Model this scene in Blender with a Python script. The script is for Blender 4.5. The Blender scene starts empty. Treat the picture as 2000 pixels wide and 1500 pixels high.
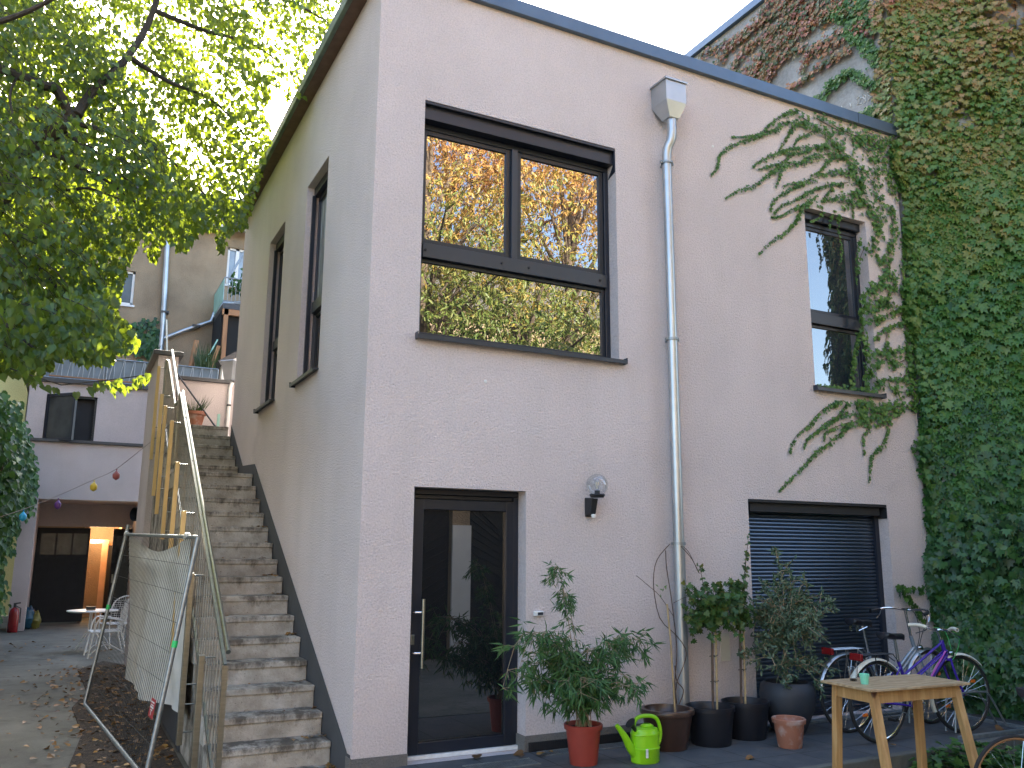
import bpy, math, random
import numpy as np
from mathutils import Vector, Matrix
rnd = random.Random(7); nr = np.random.default_rng(7)
sc = bpy.context.scene; COL = sc.collection
R_ = math.radians
# ---------------------------------------------------------------- camera (survey of the photograph)
YAW, PIT, ROL, FPX = 0.4725948, 0.1944619, 0.00643884, 1670.56
fw = Vector((math.sin(YAW)*math.cos(PIT), math.cos(YAW)*math.cos(PIT), math.sin(PIT)))
r0 = Vector((math.cos(YAW), -math.sin(YAW), 0)); u0 = r0.cross(fw)
cr, sr = math.cos(ROL), math.sin(ROL)
RT = cr*r0 + sr*u0; UP = -sr*r0 + cr*u0
CAM = Vector((-2.045, -6.6, 1.6084))
cd = bpy.data.cameras.new('camera'); co = bpy.data.objects.new('camera', cd); COL.objects.link(co)
m = Matrix((RT, UP, -fw)).transposed().to_4x4(); m.translation = CAM; co.matrix_world = m
cd.sensor_width = 36; cd.lens = 36*FPX/2000; cd.clip_start = .05; cd.clip_end = 2000
sc.camera = co
def ray(u, v): return fw + RT*((u-1000)/FPX) + UP*((750-v)/FPX)
def hit(u, v, ax, val):           # where a sight line of the survey meets a plane of the place
    d = ray(u, v); return CAM + d*((val-CAM[ax])/d[ax])
def f(u, v, y=0.): return hit(u, v, 1, y)
def s(u, v, x=0.): return hit(u, v, 0, x)
def g(u, v, z=0.): return hit(u, v, 2, z)
def dep(u, v, d): return CAM + ray(u, v)*d
# ---------------------------------------------------------------- materials
MT = {}
def newmat(name):
    m = bpy.data.materials.new(name); m.use_nodes = True; MT[name] = m
    nt = m.node_tree; b = nt.nodes['Principled BSDF']; return m, nt, b
def noise(nt, scale, detail=4, rough=.55, coord='Object', stretch=None):
    tc = nt.nodes.new('ShaderNodeTexCoord'); n = nt.nodes.new('ShaderNodeTexNoise')
    n.inputs['Scale'].default_value = scale; n.inputs['Detail'].default_value = detail; n.inputs['Roughness'].default_value = rough
    if stretch:
        mp = nt.nodes.new('ShaderNodeMapping'); mp.inputs['Scale'].default_value = stretch
        nt.links.new(tc.outputs[coord], mp.inputs[0]); nt.links.new(mp.outputs[0], n.inputs['Vector'])
    else: nt.links.new(tc.outputs[coord], n.inputs['Vector'])
    return n
def ramp(nt, src, stops):
    r = nt.nodes.new('ShaderNodeValToRGB'); e = r.color_ramp.elements
    while len(e) < len(stops): e.new(.5)
    for q, (p, c) in zip(e, stops): q.position = p; q.color = (c[0], c[1], c[2], 1) if len(c) == 3 else c
    nt.links.new(src, r.inputs[0]); return r
def bump(nt, b, src, strength=.3, dist=.01):
    bp = nt.nodes.new('ShaderNodeBump'); bp.inputs['Strength'].default_value = strength; bp.inputs['Distance'].default_value = dist
    nt.links.new(src, bp.inputs['Height'])
    if b.inputs['Normal'].links: nt.links.new(b.inputs['Normal'].links[0].from_socket, bp.inputs['Normal'])
    nt.links.new(bp.outputs[0], b.inputs['Normal'])
def M(name, c, r=.6, metal=0., var=.12, vs=4., bs=0, bst=.3, bd=.004, spec=.5, stretch=None):
    m, nt, b = newmat(name)
    b.inputs['Roughness'].default_value = r; b.inputs['Metallic'].default_value = metal
    b.inputs['Specular IOR Level'].default_value = spec
    if var:
        n = noise(nt, vs, stretch=stretch)
        rp = ramp(nt, n.outputs[0], [(.3, [x*(1-var) for x in c]), (.7, [min(1, x*(1+var)) for x in c])])
        nt.links.new(rp.outputs[0], b.inputs['Base Color'])
    else: b.inputs['Base Color'].default_value = (*c, 1)
    if bs: bump(nt, b, noise(nt, bs, 3).outputs[0], bst, bd)
    return m
def mixc(nt, fac, a, b):
    x = nt.nodes.new('ShaderNodeMix'); x.data_type = 'RGBA'
    nt.links.new(fac, x.inputs[0])
    for sck, v in ((x.inputs[6], a), (x.inputs[7], b)):
        if hasattr(v, 'links') or isinstance(v, bpy.types.NodeSocket): nt.links.new(v, sck)
        else: sck.default_value = (*v, 1)
    return x.outputs[2]
def stucco(name, c, grain=70, gb=.8, stain=.10):
    m, nt, b = newmat(name); b.inputs['Roughness'].default_value = .92; b.inputs['Specular IOR Level'].default_value = .2
    big = noise(nt, .9, 5); sm = noise(nt, grain*1.3, 2)
    st = noise(nt, 1.2, 4, stretch=(3, 3, .35))
    c1 = [x*(1-stain) for x in c]; c2 = [min(1, x*(1+stain*.5)) for x in c]
    a = ramp(nt, big.outputs[0], [(.35, c1), (.62, c2)])
    a2 = ramp(nt, sm.outputs[0], [(.38, (.87,)*3), (.58, (1.0,)*3)])
    a3 = ramp(nt, st.outputs[0], [(.3, (.965, .97, .965)), (.5, (1, 1, 1))])
    for q in (a2, a3):
        x = nt.nodes.new('ShaderNodeMix'); x.data_type = 'RGBA'; x.blend_type = 'MULTIPLY'; x.inputs[0].default_value = 1
        prev = x
        src = a.outputs[0] if q is a2 else last
        nt.links.new(src, x.inputs[6]); nt.links.new(q.outputs[0], x.inputs[7]); last = x.outputs[2]
    nt.links.new(last, b.inputs['Base Color'])
    n1 = noise(nt, grain, 3, .7)
    bump(nt, b, n1.outputs[0], gb, .022)
    return m
stucco('pink_stucco', (.73, .64, .615), 54, 1.0, .06)
stucco('annex_stucco', (.56, .50, .485), 60, .4)
stucco('beige_stucco', (.36, .275, .185), 30, .9, .22)
stucco('yellow_stucco', (.72, .66, .30), 30, .5)
stucco('grey_stucco', (.40, .39, .375), 18, .5, .3)
stucco('pale_stucco', (.55, .55, .52), 18, .5, .25)
stucco('plinth_render', (.20, .19, .175), 60, 1.0, .15)
M('white_paint', (.75, .75, .73), .5, var=.06)
M('band_paint', (.055, .058, .062), .8, var=.1, bs=60, bst=.3)
M('anthracite', (.013, .017, .027), .36, var=.08, spec=.5)
M('anthracite_rail', (.030, .036, .048), .38, var=.05)
M('coping_metal', (.10, .145, .20), .36, .5, var=.08)
M('dark_sheet', (.045, .047, .050), .5, var=.15)
M('green_edge', (.10, .14, .11), .6, var=.3, vs=8)
M('brown_board', (.13, .075, .055), .7, var=.25, vs=9)
M('zinc', (.42, .45, .47), .36, .75, var=.14, vs=2.5, bs=6, bst=.06, bd=.01)
M('steel', (.27, .28, .25), .33, 1., var=.12, vs=6, stretch=(1, 1, 8))
M('rod_steel', (.25, .23, .195), .42, .8, var=.12)
M('steel_yellow_reflection', (.60, .44, .20), .38, .35, var=.12, vs=3, stretch=(1, 1, .3))  # steel of the upper posts, warm reflection of the yellow house painted into it
M('galvanised', (.30, .33, .34), .45, .7, var=.2, vs=20)
M('black_plastic', (.016, .016, .018), .45, var=.1)
M('matt_black', (.010, .011, .014), .65, var=.15, vs=8)
M('rubber', (.014, .014, .014), .75, var=.1)
M('dull_chrome', (.42, .43, .43), .28, .9, var=.15)
M('chrome', (.75, .75, .75), .12, 1., var=0)
M('white_metal', (.70, .72, .72), .4, var=.1, vs=20)
M('tyre_wall_tan', (.30, .15, .06), .7, var=.1)
M('purple_paint', (.055, .025, .30), .25, var=.15, vs=6)
M('pink_paint', (.50, .10, .45), .3, var=.1)
M('grey_paint', (.30, .36, .42), .25, .4, var=.1)
M('red_frame', (.32, .03, .04), .3, var=.1)
M('cream_tape', (.70, .67, .55), .6, var=.08, vs=30)
M('red_plastic', (.20, .008, .010), .25, var=0)
M('orange_plastic', (.60, .14, .02), .3, var=0)
M('black_leather', (.014, .015, .020), .38, var=.1)
M('green_cable', (.06, .40, .10), .4, var=0)
M('red_pot', (.30, .048, .032), .45, var=.12, vs=7)
M('brown_glaze', (.055, .032, .024), .3, var=.25, vs=6)
M('black_pot', (.012, .013, .018), .42, var=.1)
M('urn_pot', (.030, .034, .042), .6, var=.12)
M('rim_brown', (.12, .065, .045), .4, var=.15)
M('lime_plastic', (.27, .62, .012), .28, var=.04)
M('soil', (.045, .032, .024), .95, var=.4, vs=30, bs=60, bst=1, bd=.02)
M('bark', (.045, .038, .030), .9, var=.35, vs=9, bs=30, bst=.8, bd=.02, stretch=(1, 1, .3))
M('warm_bark', (.13, .095, .065), .9, var=.35, vs=9, bs=30, bst=.8, bd=.02)
M('stem_tan', (.30, .23, .14), .75, var=.2, vs=20)
M('stem_brown', (.10, .065, .045), .85, var=.25, vs=20)
M('vine_stem', (.11, .07, .05), .85, var=.2)
M('bamboo_cane', (.42, .30, .15), .6, var=.2, vs=12)
M('timber_post', (.34, .17, .075), .65, var=.25, vs=8, stretch=(1, 1, .15))
M('dark_wood', (.013, .013, .014), .7, var=.3, vs=6, bs=20, bst=.4)
M('lit_plaster', (.62, .40, .24), .7, var=.15, vs=3)
M('door_dark', (.020, .020, .022), .5, var=.2)
M('roof_tile', (.075, .070, .068), .7, var=.35, vs=7)
M('pale_glass', (.30, .36, .42), .12, var=.3, vs=1.5)
M('murky_glass', (.055, .062, .062), .25, var=.35, vs=2)
M('screen_fabric', (.20, .235, .25), .8, var=.18, vs=2.5)
M('wire', (.34, .37, .39), .45, .5, var=.1)
M('dark_wire', (.065, .070, .070), .5, .5, var=.1)
M('mint_glass', (.30, .62, .50), .4, var=.08)
M('mint_plastic', (.22, .66, .46), .4, var=.05)
M('label_white', (.75, .75, .72), .5, var=.05)
M('label_red', (.42, .035, .04), .5, var=.1)
M('green_tag', (.03, .60, .16), .5, var=0)
M('leaf_dead', (.30, .15, .05), .8, var=.5, vs=3)
M('sack_blue', (.015, .08, .13), .4, var=.3, vs=12); M('sack_yellow', (.18, .16, .03), .4, var=.3, vs=12)
M('balloon_blue', (.03, .42, .75), .3, var=.05); M('balloon_yellow', (.75, .55, .05), .3, var=.05)
M('balloon_red', (.36, .10, .10), .35, var=.05); M('balloon_violet', (.13, .04, .22), .35, var=.05)
M('string', (.40, .35, .33), .8, var=0)
M('chalk', (.62, .62, .60), .9, var=.1)
M('filament', (.9, .7, .4), .3, var=0)
M('net_black', (.014, .015, .016), .9, var=.1)
M('turquoise_panel', (.32, .58, .50), .5, var=.15)
M('shutter_slat', (.085, .11, .15), .30, .75, var=.06)
M('paper', (.62, .60, .52), .8, var=.06)
# terracotta with lime bloom
m, nt, b = newmat('terracotta'); b.inputs['Roughness'].default_value = .8
nt.links.new(mixc(nt, ramp(nt, noise(nt, 9, 5).outputs[0], [(.5, (0,)*3), (.72, (1,)*3)]).outputs[0], (.33, .13, .075), (.45, .33, .28)), b.inputs['Base Color'])
# panes
def glass(name, tint, ior, wob=.0, scale=2.):
    m, nt, b = newmat(name); b.inputs['Base Color'].default_value = (*tint, 1); b.inputs['Roughness'].default_value = 0.0
    b.inputs['IOR'].default_value = ior
    if wob: bump(nt, b, noise(nt, scale, 2).outputs[0], wob, .01)
glass('pane_mirror', (.012, .014, .018), 3.6, .05, 2.2)
glass('pane_sky', (.03, .035, .045), 2.9, .03)
glass('pane_door', (.010, .011, .012), 2.5, .015, 1.2)
glass('pane_dark', (.012, .013, .014), 1.6)
# clear glass (globe, cup)
m, nt, b = newmat('clear_glass')
tr = nt.nodes.new('ShaderNodeBsdfTransparent'); gl = nt.nodes.new('ShaderNodeBsdfGlossy'); gl.inputs['Roughness'].default_value = .03
fr = nt.nodes.new('ShaderNodeLayerWeight'); fr.inputs[0].default_value = .25; mx = nt.nodes.new('ShaderNodeMixShader')
tr.inputs[0].default_value = (.93, .95, .96, 1)
nt.links.new(fr.outputs['Facing'], mx.inputs[0]); nt.links.new(tr.outputs[0], mx.inputs[1]); nt.links.new(gl.outputs[0], mx.inputs[2])
nt.links.new(mx.outputs[0], nt.nodes['Material Output'].inputs[0])
# plastic sheeting, wrinkled lengthwise
m, nt, b = newmat('film'); b.inputs['Roughness'].default_value = .25
n = noise(nt, 7, 6, .6, stretch=(1, 3.0, .25))
nt.links.new(ramp(nt, n.outputs[0], [(.35, (.16, .165, .18)), (.55, (.30, .31, .33)), (.68, (.62, .64, .66))]).outputs[0], b.inputs['Base Color']); bump(nt, b, n.outputs[0], .8, .03)
# white tarp
m, nt, b = newmat('tarp'); b.inputs['Roughness'].default_value = .7
nt.links.new(ramp(nt, noise(nt, 2.2, 5).outputs[0], [(.3, (.52, .52, .47)), (.65, (.74, .74, .70))]).outputs[0], b.inputs['Base Color']); bump(nt, b, noise(nt, 200, 2).outputs[0], .2, .003)
# stained concrete of the steps (dirt runs from the tread edge down the riser)
m, nt, b = newmat('step_concrete'); b.inputs['Roughness'].default_value = .93; b.inputs['Specular IOR Level'].default_value = .2
oi = nt.nodes.new('ShaderNodeObjectInfo')
tc = nt.nodes.new('ShaderNodeTexCoord')
ad = nt.nodes.new('ShaderNodeVectorMath'); ad.operation = 'ADD'; ml = nt.nodes.new('ShaderNodeVectorMath'); ml.operation = 'SCALE'
cv = nt.nodes.new('ShaderNodeCombineXYZ'); nt.links.new(oi.outputs['Random'], cv.inputs[0]); nt.links.new(oi.outputs['Random'], cv.inputs[2]); nt.links.new(cv.outputs[0], ml.inputs[0]); ml.inputs['Scale'].default_value = 37
nt.links.new(tc.outputs['Object'], ad.inputs[0]); nt.links.new(ml.outputs[0], ad.inputs[1])
def nz(scale, det, st=None, ro=.6):
    q = nt.nodes.new('ShaderNodeTexNoise'); q.inputs['Scale'].default_value = scale; q.inputs['Detail'].default_value = det; q.inputs['Roughness'].default_value = ro
    if st:
        mp = nt.nodes.new('ShaderNodeMapping'); mp.inputs['Scale'].default_value = st; nt.links.new(ad.outputs[0], mp.inputs[0]); nt.links.new(mp.outputs[0], q.inputs['Vector'])
    else: nt.links.new(ad.outputs[0], q.inputs['Vector'])
    return q.outputs[0]
base = ramp(nt, nz(5, 6), [(.3, (.27, .245, .20)), (.5, (.40, .37, .315)), (.7, (.53, .50, .445))]).outputs[0]
sp = nt.nodes.new('ShaderNodeSeparateXYZ'); nt.links.new(tc.outputs['Object'], sp.inputs[0])
hz = nt.nodes.new('ShaderNodeMapRange'); hz.inputs[1].default_value = -.16; hz.inputs[2].default_value = -.01; hz.inputs[3].default_value = -.16; hz.inputs[4].default_value = .11; nt.links.new(sp.outputs['Z'], hz.inputs[0])
sm = nt.nodes.new('ShaderNodeMath'); sm.operation = 'ADD'; nt.links.new(nz(3.4, 7, (1.6, 1, .7), .72), sm.inputs[0]); nt.links.new(hz.outputs[0], sm.inputs[1])
dirt = ramp(nt, sm.outputs[0], [(.53, (0,)*3), (.68, (.85,)*3)]).outputs[0]
c1 = mixc(nt, dirt, base, (.075, .065, .052))
pit = ramp(nt, nz(60, 3), [(.62, (0,)*3), (.70, (.7,)*3)]).outputs[0]
nt.links.new(mixc(nt, pit, c1, (.08, .07, .055)), b.inputs['Base Color'])
bump(nt, b, nz(45, 5), .6, .008); bump(nt, b, nz(9, 3), .5, .012)
# yard concrete
m, nt, b = newmat('yard_concrete'); b.inputs['Roughness'].default_value = .95
base = ramp(nt, noise(nt, .8, 8, .65).outputs[0], [(.3, (.085, .085, .07)), (.5, (.14, .138, .115)), (.7, (.20, .198, .168))]).outputs[0]
dk = ramp(nt, noise(nt, 2.3, 6, .7).outputs[0], [(.52, (0,)*3), (.66, (.8,)*3)]).outputs[0]
nt.links.new(mixc(nt, dk, base, (.07, .066, .055)), b.inputs['Base Color']); bump(nt, b, noise(nt, 40, 4).outputs[0], .5, .01)
# dark litter-strewn soil
m, nt, b = newmat('litter_soil'); b.inputs['Roughness'].default_value = .95
n = noise(nt, 22, 6, .75)
nt.links.new(ramp(nt, n.outputs[0], [(.38, (.020, .015, .011)), (.52, (.055, .040, .028)), (.62, (.10, .065, .035)), (.74, (.20, .12, .055))]).outputs[0], b.inputs['Base Color']); bump(nt, b, n.outputs[0], 1, .03)
# terrace slabs
m, nt, b = newmat('slab_paving'); b.inputs['Roughness'].default_value = .75
tc = nt.nodes.new('ShaderNodeTexCoord'); br = nt.nodes.new('ShaderNodeTexBrick'); nt.links.new(tc.outputs['Object'], br.inputs['Vector'])
br.offset = 0; br.inputs['Scale'].default_value = 1; br.inputs['Brick Width'].default_value = .5; br.inputs['Row Height'].default_value = .5; br.inputs['Mortar Size'].default_value = .006
br.inputs['Color1'].default_value = (.060, .066, .072, 1); br.inputs['Color2'].default_value = (.080, .086, .092, 1); br.inputs['Mortar'].default_value = (.022, .022, .022, 1)
du = ramp(nt, noise(nt, 5, 7, .7).outputs[0], [(.45, (0,)*3), (.75, (.5,)*3)]).outputs[0]
nt.links.new(mixc(nt, du, br.outputs[0], (.16, .15, .135)), b.inputs['Base Color']); bump(nt, b, noise(nt, 90, 3).outputs[0], .3, .004); bump(nt, b, br.outputs['Fac'], -.6, .004)
# pine table top / legs
m, nt, b = newmat('pine_legs'); b.inputs['Roughness'].default_value = .6
w = noise(nt, 3, 5, .6, stretch=(9, 9, .8)); kn = noise(nt, 7, 1, .5, stretch=(1, 1, .7))
wd = ramp(nt, w.outputs[0], [(.3, (.36, .19, .065)), (.55, (.50, .29, .11)), (.75, (.60, .38, .17))]).outputs[0]
nt.links.new(mixc(nt, ramp(nt, kn.outputs[0], [(.70, (0,)*3), (.76, (1,)*3)]).outputs[0], wd, (.10, .04, .02)), b.inputs['Base Color'])
m, nt, b = newmat('plywood_top'); b.inputs['Roughness'].default_value = .55
w = nt.nodes.new('ShaderNodeTexWave'); tc = nt.nodes.new('ShaderNodeTexCoord'); nt.links.new(tc.outputs['Object'], w.inputs['Vector']); w.bands_direction = 'Y'; w.inputs['Scale'].default_value = 4; w.inputs['Distortion'].default_value = 9; w.inputs['Detail'].default_value = 3; w.inputs['Detail Scale'].default_value = 1.4
nt.links.new(ramp(nt, w.outputs[0], [(.2, (.36, .245, .13)), (.6, (.42, .295, .165)), (.9, (.47, .345, .20))]).outputs[0], b.inputs['Base Color'])
# leaves
def leafmat(name, cols, trans=.45, tcol=None, rough=.45, zgrad=None):
    m, nt, b = newmat(name); b.inputs['Roughness'].default_value = rough; b.inputs['Specular IOR Level'].default_value = .45
    ge = nt.nodes.new('ShaderNodeNewGeometry')
    stops = [(i/(len(cols)-1), c) for i, c in enumerate(cols)]
    if zgrad:      # autumn colouring that climbs the plant: position along the plant plus leaf by leaf scatter
        ax, z0, z1, sc_ = zgrad
        tc = nt.nodes.new('ShaderNodeTexCoord'); sp = nt.nodes.new('ShaderNodeSeparateXYZ'); nt.links.new(tc.outputs['Object'], sp.inputs[0])
        mr = nt.nodes.new('ShaderNodeMapRange'); mr.inputs[1].default_value = z0; mr.inputs[2].default_value = z1; nt.links.new(sp.outputs[ax], mr.inputs[0])
        ns = noise(nt, .9, 3)
        a = nt.nodes.new('ShaderNodeMath'); a.operation = 'MULTIPLY_ADD'; nt.links.new(ns.outputs[0], a.inputs[0]); a.inputs[1].default_value = .9; nt.links.new(mr.outputs[0], a.inputs[2])
        c = nt.nodes.new('ShaderNodeMath'); c.operation = 'MULTIPLY_ADD'; nt.links.new(ge.outputs['Random Per Island'], c.inputs[0]); c.inputs[1].default_value = sc_; nt.links.new(a.outputs[0], c.inputs[2])
        d = nt.nodes.new('ShaderNodeMath'); d.operation = 'SUBTRACT'; nt.links.new(c.outputs[0], d.inputs[0]); d.inputs[1].default_value = .45+sc_/2
        src = d.outputs[0]
    else: src = ge.outputs['Random Per Island']
    rp = ramp(nt, src, stops); nt.links.new(rp.outputs[0], b.inputs['Base Color'])
    t = nt.nodes.new('ShaderNodeBsdfTranslucent')
    if tcol: t.inputs[0].default_value = (*tcol, 1)
    else: nt.links.new(rp.outputs[0], t.inputs[0])
    mx = nt.nodes.new('ShaderNodeMixShader'); mx.inputs[0].default_value = trans
    nt.links.new(b.outputs[0], mx.inputs[1]); nt.links.new(t.outputs[0], mx.inputs[2]); nt.links.new(mx.outputs[0], nt.nodes['Material Output'].inputs[0])
leafmat('linden_leaf', [(.016, .050, .018), (.028, .080, .024), (.045, .11, .03), (.03, .08, .035)], .40, (.36, .45, .022), .38)
leafmat('ivy_leaf', [(.020, .065, .022), (.035, .105, .032), (.055, .14, .034), (.018, .055, .020), (.055, .13, .02)], .2, rough=.4)
leafmat('creeper_leaf', [(.035, .10, .025), (.060, .165, .032), (.08, .19, .036), (.125, .22, .045), (.18, .23, .05), (.31, .26, .08), (.42, .25, .11), (.44, .18, .12)], .25, rough=.42, zgrad=('Z', 2.4, 10.8, .40))
leafmat('autumn_leaf', [(.05, .10, .03), (.09, .13, .04), (.24, .17, .06), (.46, .21, .09), (.34, .12, .10), (.52, .25, .10), (.15, .17, .06), (.42, .17, .13)], .25)
leafmat('facade_leaf', [(.050, .13, .030), (.075, .18, .040), (.11, .23, .045), (.16, .27, .05)], .3)
leafmat('bamboo_leaf', [(.035, .10, .030), (.06, .15, .040), (.09, .20, .05)], .3)
leafmat('olive_leaf', [(.070, .12, .065), (.10, .16, .095), (.16, .22, .14), (.06, .11, .05)], .2, rough=.6)
leafmat('currant_leaf', [(.035, .085, .022), (.050, .12, .03), (.07, .16, .035), (.14, .16, .03)], .3)
leafmat('hedge_leaf', [(.035, .095, .022), (.040, .11, .025), (.065, .16, .03), (.10, .20, .04)], .3)
leafmat('far_leaf', [(.10, .15, .03), (.17, .22, .045), (.20, .22, .05), (.40, .30, .06), (.55, .33, .09), (.50, .26, .10)], .25, zgrad=('Z', 5.2, 12.6, .5))
leafmat('grass_leaf', [(.03, .065, .02), (.05, .10, .03), (.09, .12, .04)], .25)
leafmat('dead_leaf', [(.09, .045, .018), (.20, .10, .03), (.34, .18, .04), (.14, .07, .03)], .1)
# ---------------------------------------------------------------- mesh builders
def tag(o, label=None, cat=None, group=None, kind=None):
    if label: o['label'] = label
    if cat: o['category'] = cat
    if group: o['group'] = group
    if kind: o['kind'] = kind
    return o
def empty(name, loc=(0, 0, 0), rz=0, label=None, cat=None, group=None):
    o = bpy.data.objects.new(name, None); COL.objects.link(o); o.location = loc; o.rotation_euler = (0, 0, rz)
    o.empty_display_size = .2
    return tag(o, label, cat, group)
SPLIT = {'bolt', 'guide_rail', 'pin', 'clamp', 'handle_bracket', 'knot', 'rail_link', 'strut', 'plinth', 'inner_door_frame', 'passage_wall', 'mudguard_stay', 'saddle_spring', 'tie', 'reflector', 'cable', 'base_rail', 'stem_hanger', 'pane', 'accent_tube', 'lining'}
class MB:
    def __init__(s_): s_.v = []; s_.f = []
    def add(s_, vs, fs):
        n = len(s_.v); s_.v += [tuple(q) for q in vs]; s_.f += [tuple(i+n for i in q) for q in fs]; return s_
    def box(s_, x0, x1, y0, y1, z0, z1):
        return s_.add([(x, y, z) for x in (x0, x1) for y in (y0, y1) for z in (z0, z1)],
                      [(0, 1, 3, 2), (4, 6, 7, 5), (0, 4, 5, 1), (2, 3, 7, 6), (0, 2, 6, 4), (1, 5, 7, 3)])
    def quad(s_, *p): return s_.add(p, [tuple(range(len(p)))])
    def bar(s_, a, b, w, h=None, up=(0, 0, 1)):
        h = h or w; a = Vector(a); b = Vector(b); d = (b-a).normalized(); up = Vector(up)
        if abs(d.dot(up)) > .98: up = Vector((0, 1, 0)) if abs(d.y) < .9 else Vector((1, 0, 0))
        r = d.cross(up).normalized()*w/2; u = r.cross(d).normalized()*h/2
        return s_.add([a-r-u, a+r-u, a+r+u, a-r+u, b-r-u, b+r-u, b+r+u, b-r+u],
                      [(3, 2, 1, 0), (4, 5, 6, 7), (0, 1, 5, 4), (1, 2, 6, 5), (2, 3, 7, 6), (3, 0, 4, 7)])
    def tube(s_, pts, r, n=8, closed=False, caps=True):
        pts = [Vector(p) for p in pts]; k = len(pts); rs = r if isinstance(r, (list, tuple)) else [r]*k
        vs = []; pr = None
        for i, p in enumerate(pts):
            if closed: d = pts[(i+1) % k]-pts[i-1]
            else: d = pts[min(i+1, k-1)]-pts[max(i-1, 0)]
            d = d.normalized() if d.length > 1e-9 else Vector((0, 0, 1))
            if pr is None: pr = d.cross(Vector((0, 0, 1)) if abs(d.z) < .9 else Vector((1, 0, 0))).normalized()
            else:
                pr = pr-d*pr.dot(d); pr = pr.normalized() if pr.length > 1e-6 else d.orthogonal().normalized()
            q = d.cross(pr)
            for j in range(n):
                a = 2*math.pi*j/n; vs.append(p+(pr*math.cos(a)+q*math.sin(a))*rs[i])
        fs = []
        for i in range(k if closed else k-1):
            for j in range(n):
                i2 = (i+1) % k; fs.append((i*n+j, i*n+(j+1) % n, i2*n+(j+1) % n, i2*n+j))
        if caps and not closed: fs += [tuple(range(n))[::-1], tuple(range((k-1)*n, k*n))]
        return s_.add(vs, fs)
    def lathe(s_, prof, n=32, c=(0, 0, 0)):      # prof: (r, z)
        vs = []; k = len(prof)
        for r, z in prof:
            for j in range(n):
                a = 2*math.pi*j/n; vs.append((c[0]+r*math.cos(a), c[1]+r*math.sin(a), c[2]+z))
        fs = [(i*n+j, i*n+(j+1) % n, (i+1)*n+(j+1) % n, (i+1)*n+j) for i in range(k-1) for j in range(n)]
        return s_.add(vs, fs)
    def prism(s_, poly, h, axis=2, base=0.):      # poly in the plane normal to axis, extruded from base by h
        def P(a, b, t): return {2: (a, b, t), 1: (a, t, b), 0: (t, a, b)}[axis]
        n = len(poly); vs = [P(a, b, base) for a, b in poly]+[P(a, b, base+h) for a, b in poly]
        fs = [tuple(range(n)), tuple(range(n, 2*n))[::-1]]+[(i, i+n, (i+1) % n+n, (i+1) % n) for i in range(n)]
        return s_.add(vs, fs)
    def pieces(s_):
        par = list(range(len(s_.v)))
        def find(i):
            while par[i] != i: par[i] = par[par[i]]; i = par[i]
            return i
        for q in s_.f:
            for a in q[1:]: par[find(a)] = find(q[0])
        out = {}
        for q in s_.f: out.setdefault(find(q[0]), []).append(q)
        res = []
        for fs in out.values():
            ids = sorted({i for q in fs for i in q}); mp = {i: k for k, i in enumerate(ids)}; m_ = MB(); m_.v = [s_.v[i] for i in ids]; m_.f = [tuple(mp[i] for i in q) for q in fs]; res.append(m_)
        return res
    def build(s_, name, mat, parent=None, smooth=False, bevel=0, origin=None, seg=2, fix=True):
        if name in SPLIT:
            ps = s_.pieces()
            if len(ps) > 1:
                return [p._build(name, mat, parent, smooth, bevel, origin, seg, fix) for p in ps][0]
        return s_._build(name, mat, parent, smooth, bevel, origin, seg, fix)
    def _build(s_, name, mat, parent=None, smooth=False, bevel=0, origin=None, seg=2, fix=True):
        me = bpy.data.meshes.new(name); v = s_.v
        if origin: v = [(a-origin[0], b-origin[1], c-origin[2]) for a, b, c in v]
        me.from_pydata(v, [], s_.f); me.materials.append(MT[mat] if isinstance(mat, str) else mat)
        if fix:
            import bmesh
            bm = bmesh.new(); bm.from_mesh(me); bmesh.ops.recalc_face_normals(bm, faces=bm.faces[:]); bm.to_mesh(me); bm.free()
        if smooth:
            for p in me.polygons: p.use_smooth = True
            try: me.set_sharp_from_angle(angle=R_(40))
            except Exception: pass
        o = bpy.data.objects.new(name, me); COL.objects.link(o)
        if origin: o.location = origin
        if parent: o.parent = parent
        if bevel:
            b = o.modifiers.new('bevel', 'BEVEL'); b.width = bevel; b.segments = seg; b.limit_method = 'ANGLE'
        return o
def leafmesh(name, P, T, N, S, tmpl, mat, parent=None):
    """many leaf faces in one foliage mesh: P base points, T tip directions, N leaf normals, S lengths"""
    V, F = tmpl; V = np.array(V, float)
    P = np.asarray(P, float); T = np.asarray(T, float); N = np.asarray(N, float); S = np.asarray(S, float)
    T /= np.linalg.norm(T, axis=1)[:, None]+1e-9
    X = np.cross(T, N); X /= np.linalg.norm(X, axis=1)[:, None]+1e-9; N = np.cross(X, T)
    co_ = P[:, None]+S[:, None, None]*(V[None, :, 0, None]*X[:, None]+V[None, :, 1, None]*T[:, None]+V[None, :, 2, None]*N[:, None])
    n = len(P); k = len(V); me = bpy.data.meshes.new(name)
    me.vertices.add(n*k); me.vertices.foreach_set('co', co_.reshape(-1))
    lens = [len(q) for q in F]; idx = np.concatenate([np.array(q) for q in F]); L = len(idx)
    li = (idx[None]+(np.arange(n)*k)[:, None]).reshape(-1)
    me.loops.add(len(li)); me.loops.foreach_set('vertex_index', li)
    st = np.concatenate([[0], np.cumsum(lens)[:-1]]); ls = (st[None]+(np.arange(n)*L)[:, None]).reshape(-1)
    me.polygons.add(len(ls)); me.polygons.foreach_set('loop_start', ls)
    me.update(calc_edges=True); me.validate()
    me.materials.append(MT[mat]); o = bpy.data.objects.new(name, me); COL.objects.link(o)
    if parent: o.parent = parent
    return o
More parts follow.
